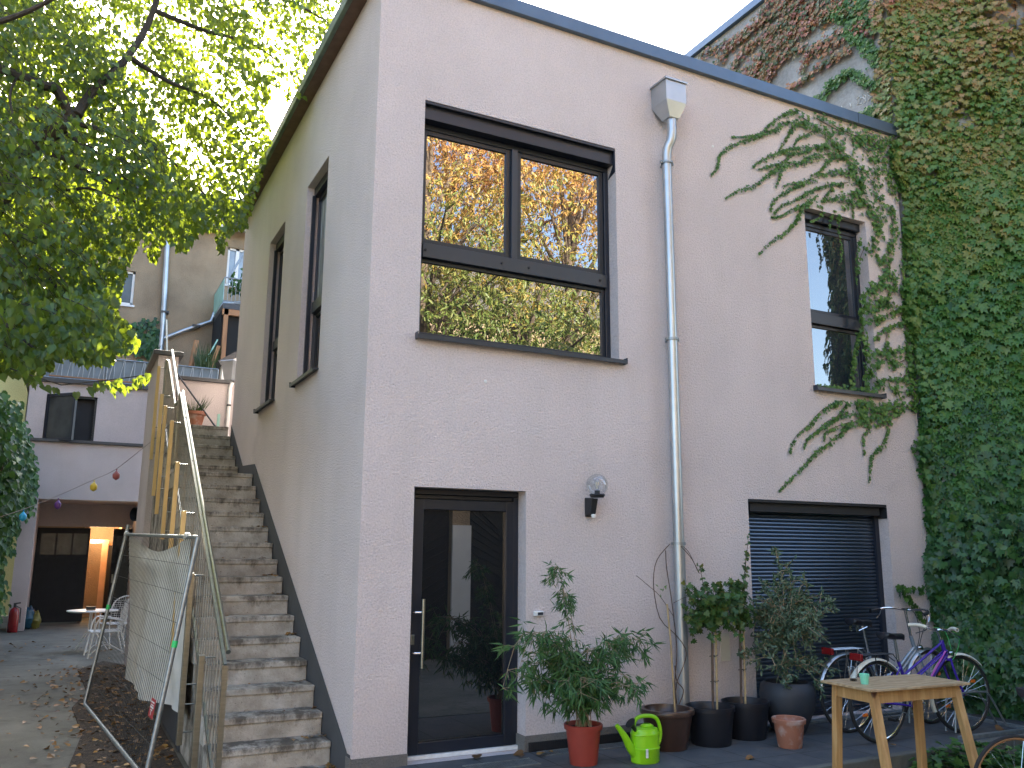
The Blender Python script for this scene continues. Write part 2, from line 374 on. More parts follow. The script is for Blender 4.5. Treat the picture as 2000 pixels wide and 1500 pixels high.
HEART = ([(0, 0, 0), (-.24, -.10, .05), (-.45, .10, .12), (-.46, .40, .12), (-.27, .70, .05), (0, 1.08, -.12), (.27, .70, .05), (.46, .40, .12), (.45, .10, .12), (.24, -.10, .05)], [(0, 1, 2, 3, 4, 5), (0, 5, 6, 7, 8, 9)])
LOBE = ([(0, 0, 0), (-.28, -.12, .04), (-.60, .18, .03), (-.33, .30, .06), (-.42, .66, .0), (-.16, .58, .05), (0, 1, -.08),
         (.16, .58, .05), (.42, .66, 0), (.33, .30, .06), (.60, .18, .03), (.28, -.12, .04)],
        [(0, 1, 2, 3, 4, 5, 6), (0, 6, 7, 8, 9, 10, 11)])
LANCE = ([(0, 0, 0), (-.075, .35, .02), (0, 1, -.12), (.075, .35, .02)], [(0, 1, 2), (0, 2, 3)])
OVAL = ([(0, 0, 0), (-.15, .35, .03), (-.12, .75, .02), (0, 1, -.05), (.12, .75, .02), (.15, .35, .03)], [(0, 1, 2, 3), (0, 3, 4, 5)])
def rv(k=1.): return Vector((rnd.gauss(0, k), rnd.gauss(0, k), rnd.gauss(0, k)))
def interp(pts, n):
    """resample a polyline smoothly"""
    P = [Vector(p) for p in pts]; out = []
    if len(P) < 3:
        return [P[0].lerp(P[-1], i/(n-1)) for i in range(n)]
    for i in range(n):
        t = i/(n-1)*(len(P)-1); k = min(int(t), len(P)-2); q = t-k
        p0 = P[max(k-1, 0)]; p1 = P[k]; p2 = P[k+1]; p3 = P[min(k+2, len(P)-1)]
        out.append(.5*((2*p1)+(p2-p0)*q+(2*p0-5*p1+4*p2-p3)*q*q+(3*p1-p0-3*p2+p3)*q*q*q))
    return out
def wall_holes(mb, ax, t0, t1, a0, a1, z0, z1, holes):
    """a wall skin in the plane axis=t0 with openings whose reveals run back to t1"""
    A = sorted({a0, a1, *[h[0] for h in holes], *[h[1] for h in holes]}); Z = sorted({z0, z1, *[h[2] for h in holes], *[h[3] for h in holes]})
    P = (lambda a, z, t: (a, t, z)) if ax == 1 else (lambda a, z, t: (t, a, z))
    for i in range(len(A)-1):
        for j in range(len(Z)-1):
            ca, cz = (A[i]+A[i+1])/2, (Z[j]+Z[j+1])/2
            if any(h[0] < ca < h[1] and h[2] < cz < h[3] for h in holes): continue
            mb.quad(P(A[i], Z[j], t0), P(A[i+1], Z[j], t0), P(A[i+1], Z[j+1], t0), P(A[i], Z[j+1], t0))
    for h in holes:
        c = [(h[0], h[2]), (h[1], h[2]), (h[1], h[3]), (h[0], h[3])]
        for k in range(4):
            p, q = c[k], c[(k+1) % 4]; mb.quad(P(*p, t0), P(*q, t0), P(*q, t1), P(*p, t1))
# ================================================================ setting
GZ = -.22
b = MB(); b.quad((-60, -60, GZ-.012), (60, -60, GZ-.012), (60, 80, GZ-.012), (-60, 80, GZ-.012)); tag(b.build('ground', 'yard_concrete'), kind='structure')
b = MB(); b.prism([(-1.95, -1.5), (-.97, -1.5), (-.97, 9.0), (-1.3, 9.8), (-1.7, 8.8), (-1.62, 6.4), (-1.8, 5.2), (-1.72, 3.5), (-1.9, 1.5)], .016, 2, GZ-.008)
tag(b.build('soil_bed', 'litter_soil'), kind='structure')
b = MB(); b.prism([(-.02, .0), (-.02, -1.50), (.6, -1.42), (6.95, -1.30), (6.95, .0)], .12, 2, -.12)
tag(b.build('terrace', 'slab_paving'), kind='structure')
b = MB(); b.prism([(-.02, -1.50), (.6, -1.42), (6.95, -1.30), (6.95, -1.38), (.6, -1.50), (-.02, -1.58)], .226, 2, GZ)
b.prism([(-.1, -1.58), (-.02, -1.58), (-.02, 0), (-.1, 0)], .226, 2, GZ)
tag(b.build('kerb', 'yard_concrete', bevel=.008), kind='structure')
# ================================================================ main house
W1 = (.442, 2.472, 3.40, 5.575); DO = (.442, 1.474, 0., 2.132); SH = (3.99, 5.995, 0., 2.152); W2 = (5.02, 6.0, 3.38, 5.465)
S1 = (1.59, 2.49, 3.37, 5.625); S2 = (3.60, 4.50, 3.37, 5.625)
H = 6.70; XE = 6.62; YE = 6.62; RD = .19
house = empty('stucco_house', (0, 0, 0), 0, 'two storey house in pale pink roughcast with anthracite windows and a flat roof', 'house')
b = MB(); wall_holes(b, 1, 0., RD+.12, 0, XE, -.3, H, [W1, DO, SH, W2]); wall_holes(b, 0, 0., RD+.12, 0, YE, -.3, H, [S1, S2])
b.quad((XE, 0, -.3), (XE, YE, -.3), (XE, YE, H), (XE, 0, H)); b.quad((0, YE, -.3), (XE, YE, -.3), (XE, YE, H), (0, YE, H))
b.build('wall', 'pink_stucco', house)
b = MB()       # dark block behind the openings so no light leaks through
for (a0, a1, z0, z1) in (W1, DO, SH, W2): b.box(a0-.15, a1+.15, RD+.13, RD+.16, z0-.1, z1+.15)
for (a0, a1, z0, z1) in (S1, S2): b.box(RD+.13, RD+.16, a0-.15, a1+.15, z0-.1, z1+.15)
b.build('lining', 'matt_black', house)
b = MB(); b.quad((0, 0, H+.02), (XE, 0, H+.02), (XE, YE, H+.02), (0, YE, H+.02)); b.build('roof', 'dark_sheet', house)
b = MB(); b.box(-.10, XE+.02, -.055, .22, H-.005, H+.135); b.build('coping', 'coping_metal', house, bevel=.004)
b = MB(); b.box(5.955, 5.960, -.0575, -.05, H-.004, H+.13); b.build('coping_joint', 'matt_black', house)
b = MB(); b.box(-.12, -.002, .0, YE+.05, H+.0, H+.05); b.build('soffit_board', 'brown_board', house)
b = MB(); b.box(-.17, -.122, -.05, YE+.10, H-.01, H+.12); b.build('roof_edge', 'green_edge', house, bevel=.01)
# plinth: textured strip, stepped dark band along the stair
b = MB(); b.prism([(0, -.3), (DO[0], -.3), (DO[0], .085), (0, .085)], -.012, 1, -.003)
b.prism([(DO[1], -.3), (SH[0], -.3), (SH[0], .145), (DO[1], .125)], -.012, 1, -.003); b.prism([(SH[1], -.3), (XE, -.3), (XE, .15), (SH[1], .15)], -.012, 1, -.003)
b.box(-.015, -.003, -.0145, .10, -.3, .09); b.box(DO[1]-.016, DO[1]-.003, -.015, .14, -.05, .124)
b.build('plinth', 'plinth_render', house)
b = MB(); b.prism([(.02, -.3), (YE, -.3), (YE, 3.46), (5.42, 2.74), (4.55, 2.69), (.24, .20), (.10, .11), (.02, .11)], -.006, 0, -.003); b.build('stair_band', 'band_paint', house)
b = MB(); b.box(DO[1]+.02, SH[0]-.02, -.032, -.016, .005, .075)
for i in range(120):
    x = DO[1]+.03+i*.0205
    if x < SH[0]-.04: b.box(x, x+.012, -.036, -.031, .008, .070)
b.build('drainage_membrane', 'matt_black', house)
def win_frame(name, a, ax, mirror, bars, glassmat, box_h=.0, sill=None, label=None, box_y=.035):
    """window standing in its reveal; bars: list of ('h', z) / ('v', x, z0, z1)"""
    a0, a1, z0, z1 = a; y0 = RD-.055; y1 = RD+.03; b = MB()
    def bx(m_, p0, p1, q0, q1, r0_, r1_):
        if ax == 1: m_.box(p0, p1, q0, q1, r0_, r1_)
        else: m_.box(q0, q1, p0, p1, r0_, r1_)
    w = .055; top = z1-box_h
    for (p0, p1, r0_, r1_) in ((a0+.002, a0+w, z0+w, top-w), (a1-w, a1-.002, z0+w, top-w), (a0+.002, a1-.002, z0+.002, z0+w), (a0+.002, a1-.002, top-w, top-.002)):
        bx(b, p0, p1, y0, y1, r0_, r1_)
    o = b.build('window', 'anthracite', house, bevel=.006)
    if label: o['label'] = label
    b = MB()
    for q in bars:
        if q[0] == 'h': bx(b, a0+w+.001, a1-w-.001, y0-.030, y1-.01, q[1], q[2])
        else: bx(b, q[1], q[2], y0-.015, y1-.012, q[3], q[4])
    if bars: b.build('transom', 'anthracite_rail', o, bevel=.004)
    return o, (y0, y1, w, top)
def sash(parent, ax, p0, p1, z0, z1, gm, w=.045, yy=RD-.03):
    b = MB()
    def bx(m_, a, c, q0, q1, r0_, r1_):
        m_.box(a, c, q0, q1, r0_, r1_) if ax == 1 else m_.box(q0, q1, a, c, r0_, r1_)
    for (a, c, r0_, r1_) in ((p0, p0+w, z0, z1), (p1-w, p1, z0, z1), (p0+w, p1-w, z0, z0+w), (p0+w, p1-w, z1-w, z1)): bx(b, a, c, yy-.012, yy+.03, r0_, r1_)
    b.build('sash', 'anthracite', parent, bevel=.004)
    b = MB()
    if ax == 1: b.quad((p0+w, yy+.005, z0+w), (p1-w, yy+.005, z0+w), (p1-w, yy+.005, z1-w), (p0+w, yy+.005, z1-w))
    else: b.quad((yy+.005, p0+w, z0+w), (yy+.005, p1-w, z0+w), (yy+.005, p1-w, z1-w), (yy+.005, p0+w, z1-w))
    b.build('pane', gm, parent)
def sill(parent, ax, a0, a1, z, out=.06, lip=.035):
    b = MB()
    if ax == 1: b.box(a0-.03, a1+.05, -out, RD-.05, z-.012, z); b.box(a0-.03, a1+.05, -out-.004, -out, z-lip, z+.002); b.box(a0-.033, a0-.028, -out-.006, -.0, z-lip, z+.022); b.box(a1+.048, a1+.053, -out-.006, -.0, z-lip, z+.022)
    else: b.box(-out, RD-.05, a0-.03, a1+.05, z-.012, z); b.box(-out-.004, -out, a0-.03, a1+.05, z-lip, z+.002); b.box(-out-.006, 0, a1+.048, a1+.053, z-lip, z+.022)
    b.build('sill', 'anthracite_rail', parent)
# large front window
w, (y0, y1, fw_, top) = win_frame('w', W1, 1, 0, [('h', 4.145, 4.275)], None, .155, label='large front window with two upper casements over one fixed pane')
sash(w, 1, W1[0]+.03, 1.375, 4.277, top-.045, 'pane_mirror', .052); sash(w, 1, 1.435, W1[1]-.06, 4.277, top-.045, 'pane_mirror', .052)
sash(w, 1, W1[0]+.03, W1[1]-.06, W1[2]+.04, 4.143, 'pane_mirror', .035)
b = MB(); b.box(1.375, 1.435, RD-.075, RD+.02, 4.277, top-.05); b.build('mullion', 'anthracite_rail', w, bevel=.004)
b = MB(); b.box(W1[0]+.002, W1[1]-.002, .045, RD+.03, top, W1[3]-.002); b.box(W1[0]+.002, W1[1]-.002, .005, .044, W1[3]-.03, W1[3]-.002)
b.prism([(.004, W1[3]-.032), (.044, W1[3]-.032), (.044, top-.02), (.13, top-.13), (.004, top-.09)], -.008, 0, W1[1]-.002)
b.build('shutter_box', 'anthracite', w, bevel=.003)
b = MB()
for x in (.52, 1.27, 1.55, 2.34):
    for z in (4.21, 3.44): b.lathe([(0, -.0), (.011, 0), (.011, .008), (0, .008)], 8, (0, 0, 0)); n = 32; b.v[-32:] = [(x+a, RD-.088+(-c), z+d) for a, d, c in b.v[-32:]]
b.build('bolt', 'matt_black', w)
sill(w, 1, W1[0], W1[1], W1[2])
# narrow right window
w, (y0, y1, fw_, top) = win_frame('w', W2, 1, 0, [('h', 4.15, 4.275)], None, .10, label='narrow front window half wrapped in creeper')
sash(w, 1, W2[0]+.03, W2[1]-.05, 4.277, top-.045, 'pane_sky', .05); sash(w, 1, W2[0]+.03, W2[1]-.05, W2[2]+.04, 4.148, 'pane_sky', .035)
b = MB(); b.box(W2[0]+.002, W2[1]-.002, .08, RD+.03, top, W2[3]-.002); b.build('shutter_box', 'anthracite', w, bevel=.012)
sill(w, 1, W2[0], W2[1], W2[2])
# two tall side windows
for k, S in enumerate((S1, S2)):
    w, (y0, y1, fw_, top) = win_frame('w', S, 0, 0, [('h', 4.15, 4.275)], None, .10, label=('side window nearer the front corner with crumpled plastic film behind its upper pane', 'side window farther from the front corner with dark bare panes')[k])
    sash(w, 0, S[0]+.05, S[1]-.04, 4.277, top-.045, 'pane_dark', .045); sash(w, 0, S[0]+.05, S[1]-.04, S[2]+.04, 4.148, 'pane_dark', .035)
    b = MB(); b.box(.08, RD+.03, S[0]+.002, S[1]-.002, top, S[3]-.002); b.build('shutter_box', 'anthracite', w)
    b = MB(); b.box(.06, .10, S[0]+.003, S[0]+.04, S[2]+.01, top); b.box(.06, .10, S[1]-.04, S[1]-.003, S[2]+.01, top); b.build('guide_rail', 'anthracite', w)
    if k == 0:
        b = MB(); b.quad((RD-.040, S[0]+.08, 4.31), (RD-.040, S[1]-.08, 4.31), (RD-.040, S[1]-.08, top-.09), (RD-.040, S[0]+.08, top-.09)); b.build('plastic_film', 'film', w)
    sill(w, 0, S[0], S[1], S[2])
# glazed door
a0, a1, z0, z1 = DO; dr = MB()
for q in ((a0+.002, a0+.05, z0, z1-.052), (a1-.05, a1-.002, z0, z1-.052), (a0+.002, a1-.002, z1-.05, z1-.002)): dr.box(q[0], q[1], RD-.05, RD+.03, q[2], q[3])
dr.box(a0+.05, a1-.05, RD-.02, RD+.03, z1-.085, z1-.051)
d = dr.build('door', 'anthracite', house, bevel=.004); d['label'] = 'glazed anthracite entrance door with a vertical bar handle'
b = MB(); p0, p1, q0, q1 = a0+.053, a1-.053, .035, z1-.09
for q in ((p0, p0+.085, q0, q1), (p1-.075, p1, q0, q1), (p0+.085, p1-.075, q0, q0+.085), (p0+.085, p1-.075, q1-.085, q1)): b.box(q[0], q[1], RD-.062, RD+.02, q[2], q[3])
b.build('door_leaf', 'anthracite', d, bevel=.004)
b = MB(); b.quad((p0+.085, RD-.03, q0+.085), (p1-.075, RD-.03, q0+.085), (p1-.075, RD-.03, q1-.085), (p0+.085, RD-.03, q1-.085)); b.build('pane', 'pane_door', d)
b = MB(); hx = .565; b.tube([(hx, .045, .70), (hx, .045, 1.235)], .015, 14); b.build('handle', 'steel', d, True)
b = MB()
for z in (.815, 1.13): b.tube([(hx, .05, z), (hx-.06, .062, z), (hx-.07, RD-.062, z)], .011, 10)
b.build('handle_bracket', 'chrome', d, True)
b = MB(); b.box(.492, .524, .118, .128, .875, .955); b.build('lock', 'steel', d, bevel=.01)
b = MB(); b.box(a0+.002, a1-.002, .105, RD+.03, .004, .034); b.build('threshold', 'white_metal', d)
# roller shutter
a0, a1, z0, z1 = SH; b = MB(); k = 0; z = .04; ys = RD-.02
vs = []; nsl = 0
while z < z1-.10:
    pr = [(0, 0), (-.008, .006), (-.011, .018), (-.008, .030), (0, .036)]
    for i in range(4): b.quad((a0+.06, ys+pr[i][0], z+pr[i][1]), (a1-.06, ys+pr[i][0], z+pr[i][1]), (a1-.06, ys+pr[i+1][0], z+pr[i+1][1]), (a0+.06, ys+pr[i+1][0], z+pr[i+1][1]))
    z += .038
rs = b.build('roller_shutter', 'shutter_slat', house, True, fix=False); rs['label'] = 'closed dark blue roller shutter of narrow slats'
b = MB(); b.box(a0+.002, a0+.065, RD-.065, RD+.02, z0+.002, z1-.002); b.box(a1-.065, a1-.002, RD-.065, RD+.02, z0+.002, z1-.002); b.build('guide_rail', 'anthracite', rs)
b = MB(); b.box(a0+.066, a1-.066, RD-.045, RD, .006, .045); b.build('bottom_rail', 'anthracite', rs)
b = MB(); b.box(a0+.066, a1-.066, .05, RD+.02, z1-.12, z1-.002); b.box(a0+.002, a1-.002, .004, .05, z1-.028, z1-.002); b.box(a1-.010, a1-.002, .004, .15, z1-.15, z1-.03); b.build('shutter_box', 'matt_black', rs)
b = MB(); b.quad((a0, ys+.04, z0), (a1, ys+.04, z0), (a1, ys+.04, z1), (a0, ys+.04, z1)); b.build('backing', 'matt_black', rs)
# downpipe
px = 3.025; py = -.115
b = MB(); pts = [(2.975, -.125, 5.98), (2.975, -.125, 5.86)]+interp([(2.975, -.125, 5.82), (3.0, -.122, 5.72), (3.07, -.117, 5.66), (px, py, 5.58)], 9)+[(px, py, 5.5)]
pts = [(px-.02, -.135, 5.96), (px-.02, -.135, 5.82)]+interp([(px-.02, -.135, 5.78), (px-.035, -.13, 5.70), (px-.05, -.10, 5.60), (px-.05, -.095, 5.52)], 9)
pts = [(px+.035, -.16, 5.98), (px+.035, -.16, 5.86)]+interp([(px+.035, -.16, 5.83), (px+.028, -.15, 5.74), (px+.005, -.12, 5.66), (px, -.105, 5.58)], 8)+[(px, -.105, 5.3)]
b.tube(pts, .048, 24); b.tube([(px, -.105, 5.3), (px+.004, -.105, 3.64)], .047, 24); b.tube([(px+.002, -.105, 3.68), (px+.004, -.105, 1.70)], .0505, 24); b.tube([(px+.004, -.105, 1.74), (px+.006, -.105, -.01)], .054, 24)
dp = b.build('downpipe', 'zinc', house, True); dp['label'] = 'zinc downpipe with a box hopper head'
b = MB()
hx = px+.03
b.add([(hx-.125, -.005, 6.34), (hx+.125, -.005, 6.34), (hx+.125, -.255, 6.34), (hx-.125, -.255, 6.34), (hx-.125, -.005, 6.12), (hx+.125, -.005, 6.12), (hx+.125, -.255, 6.12), (hx-.125, -.255, 6.12),
       (hx-.06, -.09, 5.96), (hx+.06, -.09, 5.96), (hx+.06, -.215, 5.96), (hx-.06, -.215, 5.96)],
      [(0, 1, 5, 4), (1, 2, 6, 5), (2, 3, 7, 6), (3, 0, 4, 7), (4, 5, 9, 8), (5, 6, 10, 9), (6, 7, 11, 10), (7, 4, 8, 11), (8, 9, 10, 11), (0, 3, 2, 1)])
b.box(hx-.14, hx+.14, -.27, -.002, 6.34, 6.36)
b.build('hopper', 'zinc', dp)
for z in (5.50, 3.655, 1.70):
    b = MB(); b.lathe([(.056, -.012), (.062, -.012), (.062, .012), (.056, .012)], 24, (px+.003, -.105, z)); b.box(px-.075, px-.052, -.115, -.09, z-.012, z+.012); b.box(px+.056, px+.080, -.115, -.09, z-.012, z+.012); b.box(px-.008, px+.012, -.05, -.001, z-.01, z+.01)
    b.build('clamp', 'galvanised', dp)
# small rendered-in fixings on the wall
for (u, v) in ((948, 745), (1392, 286)):
    p = f(u, v); b = MB(); b.lathe([(0, .006), (.014, .004), (.016, 0)], 12, (0, 0, 0)); b.v = [(p.x+x, -.002-z, p.z+y) for x, y, z in b.v]; b.build('wall_plug', 'label_white', house, True)
# door bell plate
p = f(1050, 1198); b = MB(); b.box(p.x-.048, p.x+.048, -.024, -.002, p.z-.022, p.z+.022)
o = empty('door_bell', (p.x, 0, p.z), 0, 'small white doorbell box on the wall right of the glazed door', 'doorbell')
b = MB(); b.box(-.045, .045, -.026, -.002, -.020, .020); b.build('case', 'label_white', o, bevel=.004)
b = MB(); b.box(-.012, .038, -.030, -.0265, -.012, .010); b.build('name_plate', 'anthracite_rail', o)
# ================================================================ wall lamp
lp = empty('wall_lamp', (2.115, 0, 2.085), 0, 'black wall lamp with clear glass globe beside the downpipe', 'wall lamp')
b = MB(); b.box(-.048, .040, -.022, -.002, -.16, .01)
b.add([(-.045, -.022, .005), (.038, -.022, .005), (.038, -.022, -.15), (-.045, -.022, -.15), (-.035, -.11, .0), (.030, -.11, .0), (.026, -.075, -.13), (-.032, -.075, -.13)],
      [(0, 1, 5, 4), (1, 2, 6, 5), (2, 3, 7, 6), (3, 0, 4, 7), (4, 5, 6, 7)])
b.build('bracket', 'black_plastic', lp, bevel=.006)
b = MB(); b.lathe([(.0, -.012), (.058, -.012), (.070, .010), (.066, .018), (0, .018)], 28, (.01, -.125, .02)); b.lathe([(.024, .018), (.024, .05), (0, .052)], 20, (.01, -.125, .02)); b.build('lamp_base', 'black_plastic', lp, True)
b = MB(); cz = .12; rr = .098; a = [i/16*math.pi for i in range(17)]
b.lathe([(max(rr*math.sin(t), .0005), -rr*math.cos(t)) for t in a if -rr*math.cos(t) > -.088], 40, (.01, -.125, cz)); b.build('globe', 'clear_glass', lp, True)
b = MB(); b.lathe([(.0005, .0), (.012, .004), (.02, .03), (.028, .06), (.026, .085), (.012, .105), (.0005, .11)], 20, (.01, -.125, .072)); b.build('bulb', 'clear_glass', lp, True)
b = MB()
for k in range(5):
    t = k/5*math.pi*2; b.tube([(.01+.006*math.cos(t), -.125+.006*math.sin(t), .085), (.01+.013*math.cos(t), -.125+.013*math.sin(t), .145)], .0013, 5)
b.build('filament', 'filament', lp)
b = MB(); b.lathe([(.0005, -.025), (.015, -.018), (.022, 0), (.02, .012), (.0005, .014)], 18, (.0, -.078, -.15)); b.build('motion_sensor', 'white_paint', lp, True)
# ================================================================ neighbour's party wall, tall and overgrown
NX = 6.70; WA = R_(36); WS, WC = math.sin(WA), math.cos(WA); nb = empty('neighbour_wall', (NX, 0, 0), 0, 'tall grey party wall with metal coping rising behind the pink house on the right', 'building')
b = MB(); b.prism([(0, 13), (0, 0), (WS*2.9, -WC*2.9), (6, -WC*2.9), (6, 13)], 10.2, 2, -.3); b.build('wall', 'grey_stucco', nb)
b = MB(); b.prism([(-.07, 13.07), (-.07, 0), (WS*2.95-.07, -WC*2.95-.04), (6.07, -WC*2.95-.04), (6.07, 13.07)], .13, 2, 9.902); b.build('coping', 'coping_metal', nb, bevel=.005)
# chalked numerals on the bare patch
def chalk(lines):
    b = MB()
    for ln in lines:
        P = [s(1340+u*.33, v*.33, NX-.004) for u, v in ln]; b.tube([(p.x-NX, p.y, p.z) for p in P], .008, 4)
    return b
chalk([[(1008, 590), (1025, 570), (1038, 580), (1012, 620), (1040, 612)], [(1058, 588), (1045, 575), (1048, 560), (1062, 568), (1060, 600), (1052, 612)],
       [(1072, 550), (1095, 542), (1080, 565), (1098, 575), (1075, 598)], [(905, 632), (910, 652)], [(920, 628), (928, 655)], [(905, 642), (925, 640)], [(970, 610), (975, 630)]]).build('chalk_marks', 'chalk', nb)
# ================================================================ outdoor staircase
st = empty('concrete_staircase', (-.47, 0, GZ), 0, 'stained concrete outdoor stair climbing along the side wall of the pink house', 'staircase')
XL, XR = -.945, -.012
def step(y0, y1, zt, rise):
    w = XR-XL; b = MB(); nx, ny = 14, 3; v = []; idx = {}
    b.box(0, w, .016, y1-y0, -rise-.03, -.0)
    # softly worn nosing
    b.box(-.004, w, .0, .05, -.052, .0)
    o = b.build('step', 'step_concrete', None, bevel=.011, origin=None, seg=3)
    o.location = (XL+.47, y0, zt-GZ); o.parent = st
    return o
ys_ = [.21+.292*i for i in range(16)]; zs_ = [-.05+.1745*i for i in range(16)]
for i in range(16): step(ys_[i], (ys_[i+1] if i < 15 else 5.72), zs_[i], .1745)
up = [(5.708, 2.755), (5.985, 2.925), (6.255, 3.10), (6.535, 3.275), (6.805, 3.45)]
for i, (y, z) in enumerate(up): step(y, up[i+1][0] if i < 4 else 8.2, z, .175)
b = MB(); b.prism([(.25, -.22), (9.4, -.22), (9.4, 3.26), (6.9, 3.22), (5.72, 2.50), (4.7, 2.36), (.25, -.20)], .80, 0, XL+.02)
b.v = [(x+.47, y, z-GZ) for x, y, z in b.v]; b.build('side_wall', 'step_concrete', st)
b = MB(); b.prism([(2.3, .26), (5.6, .26), (5.6, 1.25), (3.3, 1.25), (2.3, .78)], .012, 0, XL+.006); b.v = [(x+.47, y, z-GZ) for x, y, z in b.v]; b.build('painted_panel', 'white_paint', st)
b = MB(); b.box(XL+.474, XL+.488, 2.3, 9.3, .0, .478); b.build('dark_base', 'band_paint', st)
# ================================================================ stainless railing
ra = empty('stair_railing', (-.95, 0, 0), 0, 'stainless steel stair railing with thin vertical rods and offset flat posts', 'railing')
OX = .95
PY = [(.46, .835), (1.40, 1.417), (2.34, 1.985), (3.28, 2.545), (4.27, 3.13), (5.30, 3.46), (6.0, 3.73), (6.95, 4.31)]
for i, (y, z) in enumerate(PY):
    b = MB(); b.box(-1.075+OX, -1.03+OX, y-.03, y+.03, z-1.40, z); o = b.build('post', 'steel_yellow_reflection' if i > 1 else 'steel', ra, bevel=.003)
    if i > 1: o['label'] = 'flat steel post with warm reflection of the yellow house painted into its colour'
    b = MB()
    for dz in (-.02, -.92, -1.08, -1.3): b.tube([(-1.04+OX, y, z+dz), (-.95+OX, y, z+dz)], .007, 8)
    b.build('pin', 'steel', o)
def panel(pl, name='rod_panel'):
    """pl: list of (y, zlow, zhigh) along the run"""
    b = MB(); X = 0
    for (a, c) in zip(pl, pl[1:]):
        b.bar((X, a[0], a[2]), (X, c[0], c[2]), .022, .03, (0, 0, 1)); b.bar((X, a[0], a[1]), (X, c[0], c[1]), .022, .03)
    b.bar((X, pl[0][0], pl[0][1]), (X, pl[0][0], pl[0][2]), .04, .02, (0, 1, 0)); b.bar((X, pl[-1][0], pl[-1][1]), (X, pl[-1][0], pl[-1][2]), .04, .02, (0, 1, 0))
    o = b.build('panel_frame', 'steel', ra)
    b = MB(); y = pl[0][0]+.06
    while y < pl[-1][0]-.03:
        for a, c in zip(pl, pl[1:]):
            if a[0] <= y < c[0]:
                t = (y-a[0])/(c[0]-a[0]); b.tube([(X, y, a[1]+(c[1]-a[1])*t), (X, y, a[2]+(c[2]-a[2])*t)], .0055, 6, caps=False)
        y += .135
    b.build('rod', 'rod_steel', o)
zl = lambda y: -.12+.6*y; zh = lambda y: .79+.6*y
panel([(.02, zl(.30)-.17, zh(.02)), (4.60, zl(4.6), zh(4.6)-.02)])
panel([(4.66, 2.62, 3.44), (5.15, 2.64, 3.46), (6.6, 3.55, 4.33), (7.0, 3.6, 4.42)])
def hr(pts, r=.018): b = MB(); b.tube(pts, r, 16); return b.build('handrail', 'steel', ra, True)
hr([(.03, .10, .885), (.03, 4.66, 3.565)])
hr([(.03, 5.05, 3.56), (.03, 6.62, 4.50)])
b = MB(); b.bar((.03, 4.66, 3.55), (.03, 5.05, 3.54), .03, .02); b.bar((.03, 4.68, 3.43), (.03, 5.06, 3.42), .03, .02)
for y in (.9, 1.9, 2.9, 3.9): b.bar((0, y, zh(y)), (.03, y, .83+.588*y), .012, .012)
b.build('rail_link', 'steel', ra)
# ================================================================ top landing
lw = empty('parapet_wall', (-.3, 8, 3.4), 0, 'low pinkish wall with dark coping at the head of the concrete stair', 'wall')
b = MB(); b.box(-.36, .52, 0, .25, -.2, .93); b.box(-.72, -.42, -.35, 1.35, -3.6, 1.23); b.build('wall', 'annex_stucco', lw)
b = MB(); b.box(-.42, .55, -.05, .3, .932, .99); b.box(-.80, -.36, -.42, 1.40, 1.232, 1.30); b.build('coping', 'dark_sheet', lw, bevel=.004)
o = empty('drain_pipe', (.14, 7.95, 3.4), 0, 'thin white waste pipe at the right end of the low landing wall', 'pipe')
b = MB(); b.tube([(0, 0, 0), (0, 0, .86), (.03, 0, .95)], .03, 12); b.build('pipe', 'white_paint', o, True); b = MB(); b.lathe([(.03, 0), (.036, 0), (.036, .03), (.03, .03)], 12, (0, 0, .55)); b.build('clamp', 'dark_sheet', o)
o = empty('planter', (.15, 8.05, 4.40), 0, 'pale grey tapered planter hanging at the end of the low landing wall', 'planter')
b = MB(); b.lathe([(.001, 0), (.10, .0), (.17, .30), (.185, .32), (.175, .33), (.15, .31), (.001, .29)], 4, (0, 0, 0)); b.build('pot', 'zinc', o)
wp = empty('white_gable_wall', (.5, 9.6, 3.4), 0, 'white wall with sloping dark coping seen past the rear corner of the pink house', 'wall')
b = MB(); b.prism([(-.28, 0), (2.2, 0), (2.2, 3.2), (.0, 1.85), (-.28, 1.60)], .25, 1, 0); b.build('wall', 'white_paint', wp)
b = MB(); b.bar((-.34, .12, 1.60), (2.2, .12, 3.28), .34, .10); b.build('coping', 'dark_sheet', wp)
fp = empty('potted_grass', (-.42, 7.6, 3.45), 0, 'terracotta pot of thin dry grass on the landing above the stair', 'potted plant')
b = MB(); b.lathe([(.001, 0), (.10, 0), (.15, .26), (.17, .26), (.17, .31), (.14, .31), (.13, .27), (.001, .27)], 24); b.build('pot', 'terracotta', fp, True)
P = []; T = []; N = []; S = []
for i in range(110):
    a = rnd.uniform(0, 6.28); r_ = rnd.uniform(0, .1); P.append((r_*math.cos(a), r_*math.sin(a), .27)); T.append((math.cos(a)*rnd.uniform(.1, .9), math.sin(a)*rnd.uniform(.1, .9), 1)); N.append((-math.sin(a)*.3, math.cos(a), .1)); S.append(rnd.uniform(.15, .36))
GR = ([(-.012, 0, 0), (-.010, .5, .02), (0, 1, -.18), (.010, .5, .02), (.012, 0, 0)], [(0, 1, 3, 4), (1, 2, 3)])
leafmesh('foliage', P, T, N, S, GR, 'grass_leaf', fp)
br = empty('push_broom', (-.12, 7.35, 3.45), 0, 'broom with dark handle leaning over the top of the concrete stair', 'broom')
b = MB(); b.tube([(0, 0, .05), (-.62, .55, 1.0)], .014, 8); b.build('handle', 'dark_sheet', br, True)
b = MB(); b.box(-.17, .17, -.03, .03, .0, .05); b.build('head', 'dark_sheet', br, bevel=.01); b = MB(); b.box(.0, .04, -.06, -.035, .0, .26); b.build('brush', 'turquoise_panel', br)
